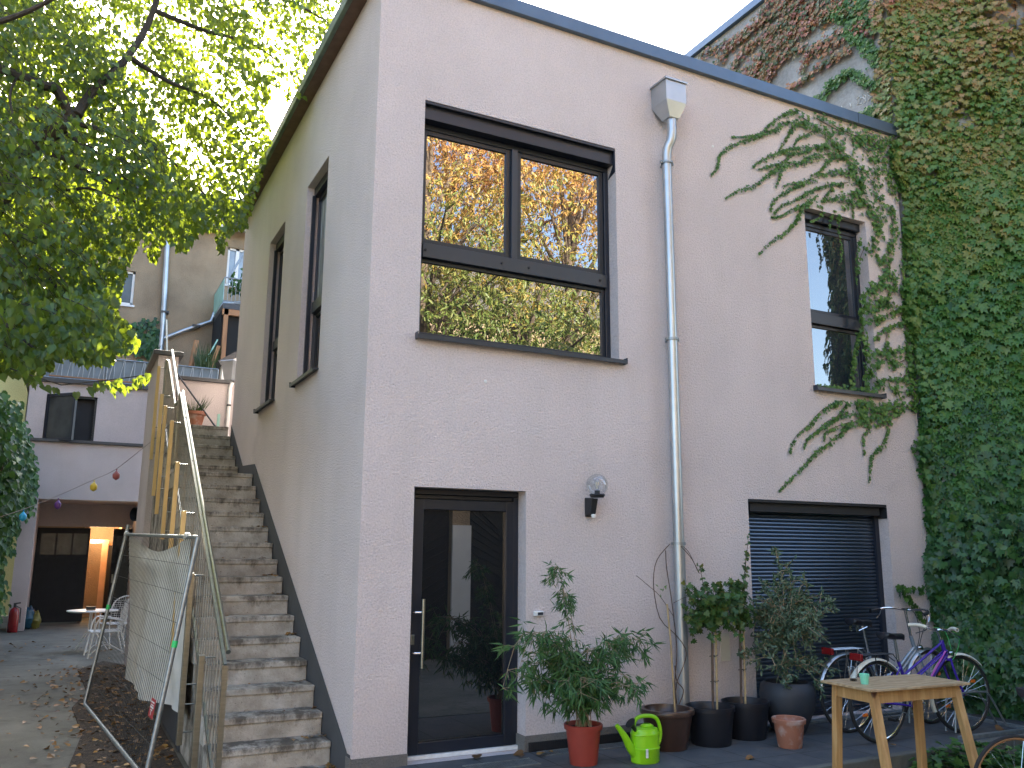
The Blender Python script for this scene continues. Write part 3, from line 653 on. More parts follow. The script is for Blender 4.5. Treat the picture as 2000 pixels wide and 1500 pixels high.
# ================================================================ leaning site fence with tarp
sf = empty('site_fence_panel', (-1.45, 3.3, GZ), 0, 'grey tubular site fence panel of wire mesh leaning against the stair railing', 'fence panel')
o_ = Vector((-1.45, 3.3, GZ))
B1 = Vector((-1.668, 5.3, -.2))-o_; B2 = Vector((-1.30, 1.30, -.2))-o_; T1 = Vector((-1.385, 5.3, 1.80))-o_; T2 = Vector((-1.03, 1.35, 1.72))-o_
E1 = T1+(T1-B1)*.06; E2 = T2
b = MB(); b.tube([E1, B1+(T1-B1)*.04]+[B1+(T1-B1)*.012+(B2-B1)*.004, B1+(B2-B1)*.015]+[B2], .021, 12); b.tube([B2, E2], .021, 12); b.tube([T1, T2], .018, 12)
b.build('tube_frame', 'galvanised', sf, True)
b = MB(); nw = 50
for i in range(1, nw):
    t = i/nw; b.tube([B1.lerp(B2, t), T1.lerp(T2, t)], .0022, 4, caps=False)
for k in range(1, 8):
    t = k/8; b.tube([B1.lerp(T1, t), B2.lerp(T2, t)], .0025, 4, caps=False)
b.build('wire_mesh', 'dark_wire', sf)
for (t, hh, nm) in ((.56, .03, 0), (.42, .03, 1)):
    A, Bq = ((B1, T1) if nm == 0 else (B2, T2)); c = A.lerp(Bq, t+.12*nm); b = MB(); b.tube([c-(Bq-A)*.014, c+(Bq-A)*.014], .024, 10); b.build('marker_band', 'green_tag', sf, True)
b = MB(); q = B2.lerp(B1, .04)+(T2-B2)*.22; ex = (B1-B2).normalized()*.20; ez = (T2-B2).normalized()*.15; nn = Vector((-.012, 0, 0))
b.quad(q+nn, q+ex+nn, q+ex+ez+nn, q+ez+nn); sg = b.build('warning_plate', 'label_red', sf)
b = MB()
for (c0, c1, r_0, r_1) in ((.15, .85, .78, .86), (.2, .8, .64, .70), (.15, .85, .50, .60), (.46, .56, .12, .45), (.3, .7, .38, .44)):
    b.quad(*[q+ex*a+ez*c+nn*1.3 for a, c in ((c0, r_0), (c1, r_0), (c1, r_1), (c0, r_1))])
b.build('lettering', 'label_white', sg)
TEND = .90
tp = empty('tarp', (-1.45, 3.3, GZ), 0, 'dirty white tarp slung over the leaning site fence, sagging at its top edge', 'tarp')
b = MB(); nu, nv = 56, 44; vs = []
for i in range(nu+1):
    for j in range(nv+1):
        a = i/nu; c = j/nv; t = .0+a*TEND
        top = T1.lerp(T2, t); sag = .17*(math.sin(a*math.pi)**1.3)
        bot = -1.66+.20*math.exp(-(a/.13)**2)+.03*math.sin(a*9)+.08*a
        z = top.z-sag*(1-c)+(bot)*c
        # folds gather towards the tied corners and swing in the sag
        fall = math.sin(min(1, c*1.4)*math.pi/2)
        wv = .030*math.sin(a*17+1.1*c)+.016*math.sin(a*39+2)+.05*math.sin(a*6.3+c*1.7)
        sw = .022*math.sin((c*7.5+sag*6)*2.4)*math.exp(-((c-.06)/.10)**2)*math.sin(a*math.pi)
        vs.append(Vector((top.x+.035+.02*c+wv*(.25+.75*fall)+sw*2.2, top.y+.02*math.sin(a*30)*fall, z)))
fs = [(i*(nv+1)+j, (i+1)*(nv+1)+j, (i+1)*(nv+1)+j+1, i*(nv+1)+j+1) for i in range(nu) for j in range(nv)]
b.add(vs, fs); b.build('cloth', 'tarp', tp, True)
b = MB()
for t in (.012, TEND-.01): c = T1.lerp(T2, t); b.tube([c+Vector((.0, -.06, .01)), c+Vector((0, 0, .012)), c+Vector((0, .05, .012)), c+Vector((-.02, .07, -.02))], [.02, .032, .030, .01], 8)
b.build('knot', 'tarp', tp, True)
# ================================================================ annex across the yard
AY = 16.5; an = empty('annex', (-1.7, AY, GZ), 0, 'low pinkish annex with ledge and dark garage recess at the end of the yard', 'building')
ax0, ax1 = -3.2, -.36; zt = 5.62; zl_ = 4.13; zb = 2.78
def L(o, x0, x1, y0, y1, z0, z1): return (x0-o.location.x, x1-o.location.x, y0-o.location.y, y1-o.location.y, z0-o.location.z, z1-o.location.z)
b = MB()
wa = f(92, 770, AY+.3); wb = f(183, 855, AY+.3)
hole = (wa.x+1.7, wb.x+1.7, zl_-GZ+.02, wa.z-GZ+.02)
wall_holes(b, 1, .3, .55, ax0+1.7+.0, ax1+1.7, zl_-GZ, zt-GZ, [hole])
b.box(*L(an, ax1, ax1+.02, AY+.3, AY+5, zl_, zt)); b.box(*L(an, ax0, ax0+.02, AY+.3, AY+5, zl_, zt))
b.box(*L(an, ax0-.06, ax1+.06, AY, AY+.3, zb, zl_)); b.box(*L(an, ax0-.06, ax1+.06, AY+.301, AY+5, zb, zb+.12))
b.box(*L(an, -3.06, -2.72, AY, AY+2.2, GZ, zb)); b.box(*L(an, -.50, -.30, AY+.5, AY+2.2, GZ, zb))
b.box(*L(an, -3.06, -.30, AY+2.2, AY+2.4, 2.2, zb))
b.build('wall', 'annex_stucco', an)
b = MB(); b.box(*L(an, ax0-.12, ax1+.1, AY-.08, AY+.32, zl_, zl_+.07)); b.build('ledge', 'dark_sheet', an, bevel=.005)
b = MB(); b.box(*L(an, ax0-.10, ax1+.04, AY+.2, AY+5, zt, zt+.11)); b.build('roof_edge', 'dark_sheet', an, bevel=.005)
b = MB(); b.box(*L(an, ax0+.4, ax1-.05, AY+.26, AY+.34, zt+.15, zt+.18)); b.build('copper_rail', 'timber_post', an)
wn = MB(); x0, x1, z0, z1 = hole
for q in ((x0, x0+.05, z0, z1), (x1-.05, x1, z0, z1), (x0, x1, z0, z0+.05), (x0, x1, z1-.05, z1)): wn.box(q[0]+.001, q[1]-.001, .36, .42, q[2]+.001, q[3]-.001)
w = wn.build('window', 'anthracite', an); w['label'] = 'dark framed window with one casement swung open'
b = MB(); b.box(x0-.1, x1+.1, .56, .60, z0-.1, z1+.1); b.build('interior', 'matt_black', w)
hx0 = x0+.03; ang = R_(-46); wd = (x1-x0)*.80
def rotp(px_, py_): return (hx0+px_*math.cos(ang)-py_*math.sin(ang), .30+px_*math.sin(ang)+py_*math.cos(ang))
def sashbox(m_, a, c, z0_, z1_, t0=-.03, t1=.03):
    p = [rotp(a, t0), rotp(c, t0), rotp(c, t1), rotp(a, t1)]; m_.prism(p, z1_-z0_, 2, z0_)
b = MB(); sashbox(b, 0, .07, z0+.02, z1-.02); sashbox(b, wd-.07, wd, z0+.02, z1-.02); sashbox(b, .07, wd-.07, z0+.02, z0+.09); sashbox(b, .07, wd-.07, z1-.09, z1-.02); b.build('casement', 'anthracite', w)
b = MB(); sashbox(b, .07, wd-.07, z0+.09, z1-.09, -.005, .005); b.build('pane', 'murky_glass', w)
# garage doors in the recess
gd = MB(); gy = 2.15
def gp(x): return x+1.7
gd.box(gp(-2.72), gp(-1.50), gy, gy+.06, .02, 2.38); gd.box(gp(-.95), gp(-.50), gy, gy+.06, .02, 2.38)
o = gd.build('garage_door', 'dark_wood', an); o['label'] = 'black wooden double door standing ajar'
b = MB()
for k in range(3): b.box(gp(-2.62)+k*.37, gp(-2.62)+k*.37+.33, gy-.012, gy-.002, 1.70, 2.24)
b.build('pane', 'murky_glass', o)
b = MB()
for k in range(11):
    x = gp(-2.68)+k*.105; b.bar((x, gy-.008, .1), (x+.04, gy-.008, 1.62), .012, .012)
b.build('boards', 'matt_black', o)
b = MB(); b.box(gp(-.93), gp(-.52), gy-.012, gy-.002, 1.5, 2.2); b.build('glass_panel', 'pane_dark', o)
b = MB(); b.box(gp(-.90), gp(-.86), gy-.03, gy-.013, .98, 1.2); b.tube([(gp(-.88), gy-.02, 1.08), (gp(-.88), gy-.06, 1.08), (gp(-.78), gy-.06, 1.08)], .01, 6); b.build('handle', 'steel', o)
b = MB(); b.box(gp(-3.0), gp(-.3), 5.2, 5.3, .0, 2.7); b.box(gp(-1.62), gp(-1.52), 2.3, 5.2, 0, 2.7); b.box(gp(-.75), gp(-.65), 2.3, 5.2, 0, 2.7); b.build('passage_wall', 'lit_plaster', an)
b = MB(); b.box(gp(-1.16), gp(-1.02), 3.0, 3.14, 0, 2.0); b.box(gp(-1.46), gp(-1.0), 3.0, 3.1, 2.0, 2.1); b.box(gp(-1.0), gp(-.76), 3.1, 3.14, 0, 2.0); b.build('inner_door_frame', 'lit_plaster', an)
b = MB(); b.box(gp(-1.0), gp(-.76), 3.0, 3.09, 0, 1.95); b.build('inner_door', 'dark_wood', an)
la = bpy.data.lights.new('passage_fill_light', 'POINT'); la.energy = 16; la.color = (1, .72, .42); la.shadow_soft_size = .12  # warm light added inside, in place of a sunlit courtyard beyond the opening
lo = bpy.data.objects.new('passage_fill_light', la); COL.objects.link(lo); lo.location = (-1.38, AY+2.95, 1.95)
o = empty('vent_pipe', (-.62, AY-.3, 2.42), 0, 'wide black flue pipe opening under the annex overhang', 'pipe')
b = MB(); b.tube([(-.02, 0, .04), (.5, .35, .03)], .16, 28, caps=False); b.tube([(-.02, 0, .04), (.5, .35, .03)], .145, 28, caps=False); b.tube([(-.02, -.005, .04), (.01, .015, .04)], [.165, .165], 28, caps=False); b.build('pipe', 'black_plastic', o, True)
b = MB(); b.tube([(.2, .14, .035), (.22, .155, .035)], .14, 28); b.build('damper', 'matt_black', o)
o = empty('rain_pipe', (-.40, AY+.1, GZ), 0, 'weathered zinc rain pipe at the right corner of the annex', 'pipe')
b = MB(); b.tube([(0, .1, 4.4), (0, .1, 5.55), (.0, .05, 5.7)], .05, 10); b.tube([(-.05, -.2, .02), (-.05, -.2, 2.75)], .045, 10); b.build('pipe', 'zinc', o, True)
b = MB(); b.lathe([(.051, 0), (.06, 0), (.06, .04), (.051, .04)], 12, (0, .1, 4.9)); b.build('clamp', 'galvanised', o)
# terrace fence on the annex roof
FY = 17.4; q0 = f(85, 690, FY); q1 = f(427, 706, FY); z_t = q0.z+.02; z_b = f(300, 748, FY).z-.1
ft = empty('screened_railing', (q0.x, FY, z_b), 0, 'roof terrace railing of slanted bars backed with grey screening cloth', 'railing')
Lf = q1.x-q0.x; Hf = (z_t-z_b)
b = MB(); b.quad((0, .03, 0), (Lf, .03, 0), (Lf, .03, Hf), (0, .03, Hf)); b.build('screen', 'screen_fabric', ft)
b = MB(); b.tube([(0, 0, Hf), (Lf, 0, Hf)], .02, 6); b.tube([(0, 0, .02), (Lf, 0, .02)], .02, 6)
for x in (0, Lf*.35, Lf*.7, Lf): b.tube([(x, 0, -.1), (x, 0, Hf)], .022, 6)
b.build('frame', 'galvanised', ft)
b = MB(); x = .08
while x < Lf-.15: b.tube([(x, 0, 0), (x+.10, 0, Hf)], .012, 5); b.tube([(x+.13, 0, 0), (x+.12, 0, Hf)], .012, 5); x += .24
b.build('bar', 'wire', ft)
# things on the roof terrace
o = empty('ornamental_grass', (f(400, 700, 17.9).x, 17.9, z_b), 0, 'tall green ornamental grass behind the screened roof railing', 'plant')
P = []; T = []; N = []; S = []
for i in range(260):
    a = rnd.uniform(0, 6.28); P.append((rnd.gauss(0, .10), rnd.gauss(0, .10), .2)); T.append((math.cos(a)*rnd.uniform(.02, .32), math.sin(a)*.3, 1)); N.append((-math.sin(a)*.3, math.cos(a), .1)); S.append(rnd.uniform(.6, 1.35))
leafmesh('foliage', P, T, N, S, GR, 'grass_leaf', o)
b = MB(); b.lathe([(.001, 0), (.16, 0), (.22, .3), (.001, .28)], 16); b.build('pot', 'terracotta', o)
o = empty('reed_roll', (f(371, 695, 18).x, 18, z_b), 0, 'rolled reed mat leaning upright on the roof terrace', 'mat')
b = MB(); b.tube([(-.05, 0, 0), (.16, .2, 1.55)], .07, 12); b.build('roll', 'timber_post', o, True)
o = empty('white_pole', (f(325, 692, 17.7).x, 17.7, z_b), 0, 'thin pale pole leaning on the roof terrace railing by the drainpipe', 'pole')
b = MB(); b.tube([(.12, 0, -.2), (-.05, .3, 2.0)], .022, 8); b.build('pole', 'cream_tape', o, True)
o = empty('slanting_pole', (f(383, 698, 17.8).x, 17.8, z_b), 0, 'pale green pole slanting through the ornamental grass', 'pole')
b = MB(); b.tube([(.0, 0, .3), (.55, .2, 1.6)], .02, 8); b.build('pole', 'turquoise_panel', o, True)
# ================================================================ big beige house behind
HY = 20.5; bh = empty('beige_house', (1.0, HY, GZ), 0, 'tall dirty beige rendered house with white windows behind the yard', 'building')
hx0_ = f(100, 600, HY).x; ze = f(478, 452, HY).z
def hw(u0, v0, u1, v1): p = f(u0, v0, HY); q = f(u1, v1, HY); return (p.x-1.0, q.x-1.0, q.z-GZ, p.z-GZ)
HW = [hw(190, 520, 259, 596), hw(213, 405, 270, 447), hw(446, 482, 480, 560)]
b = MB(); wall_holes(b, 1, 0, .16, hx0_-1, 9, 0, ze-GZ, HW); b.quad((hx0_-1, 0, 0), (hx0_-1, 9, 0), (hx0_-1, 9, ze-GZ), (hx0_-1, 0, ze-GZ)); b.quad((9, 0, 0), (9, 9, 0), (9, 9, ze-GZ), (9, 0, ze-GZ))
b.build('wall', 'beige_stucco', bh)
b = MB(); zz = ze-GZ; b.add([(hx0_-1.4, -.35, zz-.1), (9.4, -.35, zz-.1), (9.4, 4.5, zz+2.9), (hx0_-1.4, 4.5, zz+2.9), (9.4, 9.3, zz-.1), (hx0_-1.4, 9.3, zz-.1)], [(0, 1, 2, 3), (3, 2, 4, 5)])
for k in range(14):
    y = -.35+k*.34; z_ = zz-.1+k*.34*3.0/4.85; b.tube([(hx0_-1.4, y, z_+.02), (9.4, y, z_+.02)], .05, 6)
b.build('roof', 'roof_tile', bh)
b = MB(); b.tube([(hx0_-1.4, -.42, zz-.12), (9.4, -.42, zz-.12)], .07, 8); b.build('gutter', 'zinc', bh, True)
for i, h in enumerate(HW):
    a0, a1, z0, z1 = h; b = MB(); w_ = .07
    for q in ((a0, a0+w_, z0, z1), (a1-w_, a1, z0, z1), (a0, a1, z0, z0+w_), (a0, a1, z1-w_, z1), ((a0+a1)/2-w_*.8, (a0+a1)/2+w_*.8, z0, z1)): b.box(q[0]+.001, q[1]-.001, .07, .14, q[2]+.001, q[3]-.001)
    w = b.build('window', 'white_paint', bh)
    b = MB(); b.quad((a0, .12, z0), (a1, .12, z0), (a1, .12, z1), (a0, .12, z1)); b.build('pane', ('murky_glass', 'pale_glass', 'pale_glass')[i], w)
    b = MB(); b.box(a0-.05, a1+.05, -.05, .06, z0-.07, z0-.005); b.build('sill', 'white_paint', w)
def hp(u, v, y=HY-.14): p = f(u, v, y); return (p.x-1.0, p.y-HY, p.z-GZ)
b = MB(); b.tube([hp(327, 470), hp(318, 640), hp(312, 700)], .085, 10); b.tube([hp(317, 662), hp(360, 645), hp(412, 628), hp(418, 612), hp(436, 592), hp(500, 592)], .06, 10)
o = b.build('downpipe', 'zinc', bh, True); o['label'] = 'pale weathered downpipe with a slanting branch'
b = MB()
for (u, v) in ((322, 610), (383, 637)):
    q = hp(u, v); b.box(q[0]-.11, q[0]+.11, q[1]-.1, q[1]+.12, q[2]-.03, q[2]+.03)
b.build('clamp', 'dark_sheet', bh)
# creeper patch around the foot of the pipe
P = []; T = []; N = []; S = []
for i in range(420):
    t = rnd.random(); c = Vector(hp(300-50*t*rnd.random()+rnd.uniform(-6, 12), 690-70*t*rnd.random(), HY-.08)); P.append(c+Vector((0, -rnd.random()*.1, rnd.gauss(0, .1)))); T.append((rnd.gauss(0, .6), -.2, -1)); N.append((rnd.gauss(0, .3), -1, .3)); S.append(rnd.uniform(.10, .17))
leafmesh('creeper_patch', P, T, N, S, HEART, 'ivy_leaf', bh)
# balcony with timber screen beneath
bx0 = f(436, 590, 18.6); ba = empty('balcony', (bx0.x, 18.6, bx0.z), 0, 'small balcony with turquoise side screen above a timber framed netted lean-to', 'balcony')
b = MB(); b.box(0, 3.2, 0, 1.9, -.18, -.02); b.build('slab', 'dark_sheet', ba)
b = MB(); b.tube([(0, -.02, .75), (3.2, -.02, .75)], .02, 6); b.tube([(0, 0, .05), (3.2, 0, .05)], .015, 6)
x = 0
while x < 3.2: b.tube([(x, 0, 0), (x, 0, .75)], .010, 5); x += .11
b.tube([(0, 0, .75), (0, 1.9, .75)], .02, 6); b.build('railing', 'galvanised', ba)
b = MB(); b.box(-.02, -.005, .0, 1.9, .02, .72); b.build('side_screen', 'turquoise_panel', ba)
b = MB()
for x, y in ((.05, 0), (1.6, 0), (3.1, 0)): b.box(x, x+.12, y, y+.12, -2.6, -.19)
b.box(0, 3.2, 0, .1, -.36, -.19); b.bar((-.35, .1, -2.6), (-.02, .1, -1.3), .10); b.build('timber_frame', 'timber_post', ba)
b = MB(); b.quad((0, .2, -2.6), (3.2, .2, -2.6), (3.2, .2, -.2), (0, .2, -.2)); b.quad((.0, .2, -2.6), (-.0, 1.9, -2.6), (0, 1.9, -.2), (0, .2, -.2)); b.build('net', 'net_black', ba)
b = MB(); b.tube([(.1, 0, .75), (.95, .8, 2.6)], .035, 8); b.tube([(.55, 0, .1), (.75, .4, 2.2)], .035, 8); b.build('strut', 'galvanised', ba)
P = []; T = []; N = []; S = []
for i in range(220): P.append((rnd.uniform(.2, 1.0), rnd.uniform(-.05, .3), .35+abs(rnd.gauss(0, .3)))); T.append(rv()); N.append(rv()); S.append(rnd.uniform(.07, .14))
leafmesh('balcony_plant', P, T, N, S, HEART, 'hedge_leaf', ba)
# yellow house far left
YY = 22.; yh = empty('yellow_house', (-6, YY, GZ), 0, 'pale yellow rendered house at the far left edge of the yard', 'building')
yx = f(102, 600, YY).x+6; q = f(-30, 640, YY-.0); q2 = f(24, 722, YY)
hl = (q.x+6-.0, q2.x+6, q2.z-GZ, q.z-GZ)
b = MB(); wall_holes(b, 1, 0, .15, -7, yx, 0, 15, [hl]); b.quad((yx, 0, 0), (yx, 6, 0), (yx, 6, 15), (yx, 0, 15)); b.build('wall', 'yellow_stucco', yh)
b = MB(); a0, a1, z0, z1 = hl
for q in ((a0, a0+.08, z0, z1), (a1-.08, a1, z0, z1), (a0, a1, z0, z0+.08), (a0, a1, z1-.08, z1)): b.box(q[0]+.001, q[1]-.001, .05, .13, q[2]+.001, q[3]-.001)
w = b.build('window', 'white_paint', yh); b = MB(); b.quad((a0, .11, z0), (a1, .11, z0), (a1, .11, z1), (a0, .11, z1)); b.build('pane', 'murky_glass', w)
b = MB(); b.box(-7.3, yx+.3, -.4, 6.3, 15, 15.3); b.build('roof', 'roof_tile', yh)
# ================================================================ left boundary wall and hedge
lb = empty('boundary_wall', (-3.35, 8, GZ), 0, 'weathered pale garden wall along the left side of the yard', 'wall')
b = MB(); b.box(-.25, 0, -1.5, 9.6, 0, 2.0); b.build('wall', 'pale_stucco', lb); b = MB(); b.box(-.3, .05, -1.5, 9.6, 2.001, 2.07); b.build('cap', 'yard_concrete', lb)
hg = empty('hedge', (-3.3, 12.5, GZ), 0, 'bright green leafy climber spilling over the left garden wall', 'hedge')
P = []; T = []; N = []; S = []
for i in range(15000):
    y = rnd.uniform(-3.2, 3.6); z = rnd.uniform(.3, 4.35)
    ed = .50+.16*math.sin(z*2.3+1)+.12*math.sin(y*2.1)+.08*math.sin(z*6+y*3)
    k = max(0, (z-1.4)/3.0); d_ = ed*(.35+.75*k*(1-.55*max(0, z-3.3)))
    if z < 1.7 and rnd.random() > .30+.5*max(0, math.sin(y*3)): continue
    x = rnd.uniform(-.75, max(.02, d_)); P.append((x, y, z)); T.append((rnd.gauss(.5, .5), rnd.gauss(-.2, .6), -.9)); N.append((rnd.gauss(.6, .5), rnd.gauss(-.8, .5), .7)); S.append(rnd.uniform(.07, .15))
leafmesh('foliage', P, T, N, S, HEART, 'hedge_leaf', hg)
b = MB()
for i in range(10):
    y = rnd.uniform(-3, 3.4); b.tube([(.02, y, 0), (.06, y+.1, 1.0), (.05, y+rnd.uniform(-.2, .2), 2.3), (.2, y, 3.3)], [.03, .02, .014, .006], 6)
b.build('stem', 'vine_stem', hg)
fe = empty('fire_extinguisher', (f(24, 1230, AY-.25).x, AY-.25, GZ), 0, 'red fire extinguisher standing by the annex pillar at the left edge', 'extinguisher')
b = MB(); b.lathe([(.001, 0), (.10, .0), (.105, .03), (.105, .42), (.08, .50), (.03, .54), (.001, .545)], 20); b.build('cylinder', 'red_plastic', fe, True)
b = MB(); b.tube([(0, 0, .53), (0, 0, .62)], .03, 10); b.bar((-.03, 0, .62), (.11, 0, .64), .03); b.tube([(0, 0, .58), (.12, 0, .52), (.13, 0, .2)], .012, 8); b.build('valve', 'black_plastic', fe, True)
o = empty('plastic_bag', (f(60, 1214, AY+.6).x, AY+.6, GZ), 0, 'crumpled blue and yellow plastic sack by the dark garage door', 'bag')
for mt, nm, c, rr_ in (('sack_blue', 'bag_body', (-.05, 0, .24), (.16, .14, .27)), ('sack_yellow', 'bag_flap', (.11, -.03, .19), (.10, .12, .22))):
    b = MB(); pr = [(max(.001, math.sin(i/12*math.pi)), -math.cos(i/12*math.pi)) for i in range(13)]; b.lathe(pr, 20)
    b.v = [(c[0]+x*rr_[0]*(1+.2*math.sin(9*x+7*z)), c[1]+y*rr_[1]*(1+.2*math.sin(8*z+5*y)), max(0, c[2]+z*rr_[2]*(1+.12*math.sin(11*x)))) for x, y, z in b.v]; b.build(nm, mt, o, True)
# ================================================================ garden furniture in the yard
ct = empty('garden_table', (-1.48, 11.6, GZ), 0, 'round white metal garden table in front of the garage recess', 'table')
b = MB(); b.lathe([(.001, .70), (.42, .70), (.44, .71), (.44, .725), (.001, .73)], 36); b.build('table_top', 'white_metal', ct)
for k in range(3):
    a = k*2.094+.3; b = MB(); b.tube([(.05*math.cos(a), .05*math.sin(a), .70), (.06*math.cos(a), .06*math.sin(a), .35), (.32*math.cos(a), .32*math.sin(a), .0)], .012, 8); b.build('leg', 'white_metal', ct, True)
o = empty('ashtray', (-1.52, 11.5, GZ+.735), 0, 'small dark box lying on the round white garden table', 'box'); b = MB(); b.box(-.08, .08, -.05, .05, 0, .05); b.build('box_body', 'black_plastic', o, bevel=.008); b = MB(); b.box(-.085, .085, -.055, .055, .051, .062); b.build('lid', 'black_plastic', o, bevel=.004)
def garden_chair(loc, rz, label):
    c = empty('garden_chair', loc, rz, label, 'chair', 'white metal garden chairs')
    b = MB(); n = 9
    for i in range(n+1):
        t = -.22+.44*i/n; b.tube([(t, -.22, .43), (t, .22, .42)], .004, 4); b.tube([(-.22, t, .43), (.22, t, .43)], .004, 4)
    for q in (((-.23, -.23), (.23, -.23)), ((-.23, .23), (.23, .23)), ((-.23, -.23), (-.23, .23)), ((.23, -.23), (.23, .23))): b.tube([(*q[0], .43), (*q[1], .43)], .012, 6)
    b.build('seat', 'white_metal', c)
    b = MB()
    P = [(-.23, .24, .43), (-.25, .31, .75), (-.17, .34, .90), (0, .35, .96), (.17, .34, .90), (.25, .31, .75), (.23, .24, .43)]; b.tube(interp(P, 22), .012, 6)
    for i in range(12):
        t = -.21+.42*i/11; h = .94-.9*t*t*1.6; b.tube([(t, .24, .45), (t, .31+.02, h)], .003, 4)
    for i in range(11):
        z_ = .48+i*.04; b.tube([(-.235, .25+(z_-.45)*.16, z_), (.235, .25+(z_-.45)*.16, z_)], .003, 4)
    b.build('backrest', 'white_metal', c)
    for sx in (-1, 1):
        b = MB(); b.tube(interp([(sx*.26, -.26, 0), (sx*.25, -.20, .40), (sx*.27, -.14, .63), (sx*.27, .0, .66), (sx*.26, .28, .60)], 16), .013, 6); b.build('armrest', 'white_metal', c, True)
        b = MB(); b.tube([(sx*.24, .24, .43), (sx*.25, .36, 0)], .013, 6); b.build('leg', 'white_metal', c, True)
        b = MB(); b.tube(interp([(sx*.25, -.25, .04), (sx*.25, 0, .22), (sx*.25, .33, .06)], 9), .009, 6); b.build('stretcher', 'white_metal', c, True)
garden_chair((-1.30, 10.55, GZ), R_(95+180), 'white mesh garden chair with arms seen in front of the round table')
garden_chair((-1.02, 12.2, GZ), R_(200), 'white mesh garden chair mostly hidden behind the hanging tarp')
# ================================================================ balloon string
ga = empty('balloon_garland_string', (-2.0, 10, 2), 0, 'thin string stretched from the hedge to the stair railing', 'string')
gpts = [f(-40, 1022, 9.5), f(45, 995, 9.6), f(113, 968, 9.6), f(183, 937, 9.4), f(224, 918, 9.2), f(262, 889, 8.4), f(310, 850, 7.2), s(331, 828, -1.05)]
o = MB(); P = interp(gpts, 30); o.tube([Vector(p)-Vector((-2, 10, 2)) for p in P], .006, 5); o.build('string', 'string', ga)
for (u, v, y, mt, lb_) in ((45, 1008, 9.6, 'balloon_blue', 'shrivelled bright blue balloon hanging from the string beside the hedge'), (113, 985, 9.6, 'balloon_violet', 'shrivelled dark violet balloon hanging from the string'), (183, 950, 9.4, 'balloon_yellow', 'shrivelled yellow balloon hanging from the string'), (227, 928, 9.2, 'balloon_red', 'shrivelled dull red balloon hanging from the string')):
    c = f(u, v, y); o = empty('balloon', tuple(c), rnd.uniform(0, 3), lb_, 'balloon', 'deflated balloons on the string')
    b = MB(); n = 12; pr = [(max(.001, .062*math.sin(t*math.pi)**.8*(1.25-.6*t)), -.085+.165*t) for t in [i/n for i in range(n+1)]]; b.lathe(pr, 16)
    b.v = [(x*(1+.07*math.sin(z*90)), y_*(.85+.05*math.sin(z*70)), z) for x, y_, z in b.v]; b.build('skin', mt, o, True)
    b = MB(); b.lathe([(.001, .075), (.010, .082), (.014, .10), (.001, .10)], 8); b.build('knot', mt, o, True)
# ================================================================ pots on the terrace
def pot(name, loc, prof, mat, label, cat='potted plant', soil=None, n=40, rimmat=None):
    o = empty(name, loc, rnd.uniform(0, 3), label, cat)
    b = MB(); b.lathe(prof, n); b.build('pot', mat, o, True)
    if soil:
        b = MB(); b.lathe([(.0005, soil[1]+.012), (soil[0]*.5, soil[1]+.008), (soil[0], soil[1])], 24); b.build('soil', 'soil', o, True)
    o.rotation_euler = (0, 0, 0)
    return o
def leaves_on(o, name, mat, tm, P, T, N, S): return leafmesh(name, P, T, N, S, tm, mat, o)
# bamboo
bp = pot('bamboo_plant', (1.70, -.54, 0), [(.001, 0), (.105, 0), (.108, .01), (.135, .255), (.150, .258), (.154, .29), (.148, .296), (.138, .294), (.130, .25), (.001, .25)], 'red_pot', 'bushy bamboo in a dark red plastic pot right of the glazed door', soil=(.131, .262))
culms = MB(); P = []; T = []; N = []; S = []
def fan(p, d, n, ln):
    for k in range(n):
        t = (Vector(d)*.7+rv(.55)+Vector((0, 0, -.75))); P.append(tuple(p+rv(.008))); T.append(tuple(t)); N.append(tuple(rv(.6)+Vector((0, -.6, .5)))); S.append(ln*rnd.uniform(.7, 1.2))
for i in range(34):
    a = rnd.uniform(0, 6.28); r_ = rnd.uniform(0, .07); base_ = Vector((r_*math.cos(a), r_*math.sin(a), .26))
    if i == 0: top = Vector((-.30, -.05, 1.42)); lean = Vector((-.04, 0, .7))
    elif i == 1: top = Vector((-.20, -.05, 1.22)); lean = Vector((-.02, 0, .6))
    elif i in (2, 3, 4): top = Vector((-.82+.12*(i-2), -.22, .72+.08*(i-3))); lean = Vector((-.22, -.08, 1.0))
    elif i in (5, 6): top = Vector((.50, -.05+.1*(i-5), .86+.06*i-.3)); lean = Vector((.16, -.02, .8))
    else:
        aa = rnd.uniform(0, 6.28); q = rnd.uniform(.1, .46); top = Vector((math.cos(aa)*q*1.15-.02, math.sin(aa)*q*.7-.08, rnd.uniform(.55, 1.05)-q*.35)); lean = Vector((top.x*.35, top.y*.3, .55+.2*rnd.random()))
    if top.y > .38: top.y = .38
    pts = interp([base_, base_*.3+lean*.7, Vector((top.x*.75, top.y*.75, max(top.z, lean.z)*1.02)), top], NP := (26 if i < 2 else 10))
    culms.tube(pts, [.0045-.003*k/NP for k in range(NP)], 5, caps=False)
    for k in range(3 if i > 1 else 9, NP):
        if pts[k].z < .42 or (i > 6 and rnd.random() < .18): continue
        lead = i in (0, 1)
        for m_ in range(3):
            d = rv(1); d.z *= .4; d.normalize(); ln = rnd.uniform(.03, .07) if lead else rnd.uniform(.05, .16); e = pts[k]+d*ln+Vector((0, 0, -.02)); culms.tube([pts[k], e], [.002, .001], 4, caps=False); fan(e, d, rnd.randint(4, 5) if lead else rnd.randint(4, 6), .072 if lead else .100)
            fan(pts[k]+d*ln*.4, d, 1 if lead else 2, .055 if lead else .09)
culms.build('culm', 'stem_tan', bp); leaves_on(bp, 'foliage', 'bamboo_leaf', LANCE, P, T, N, S)
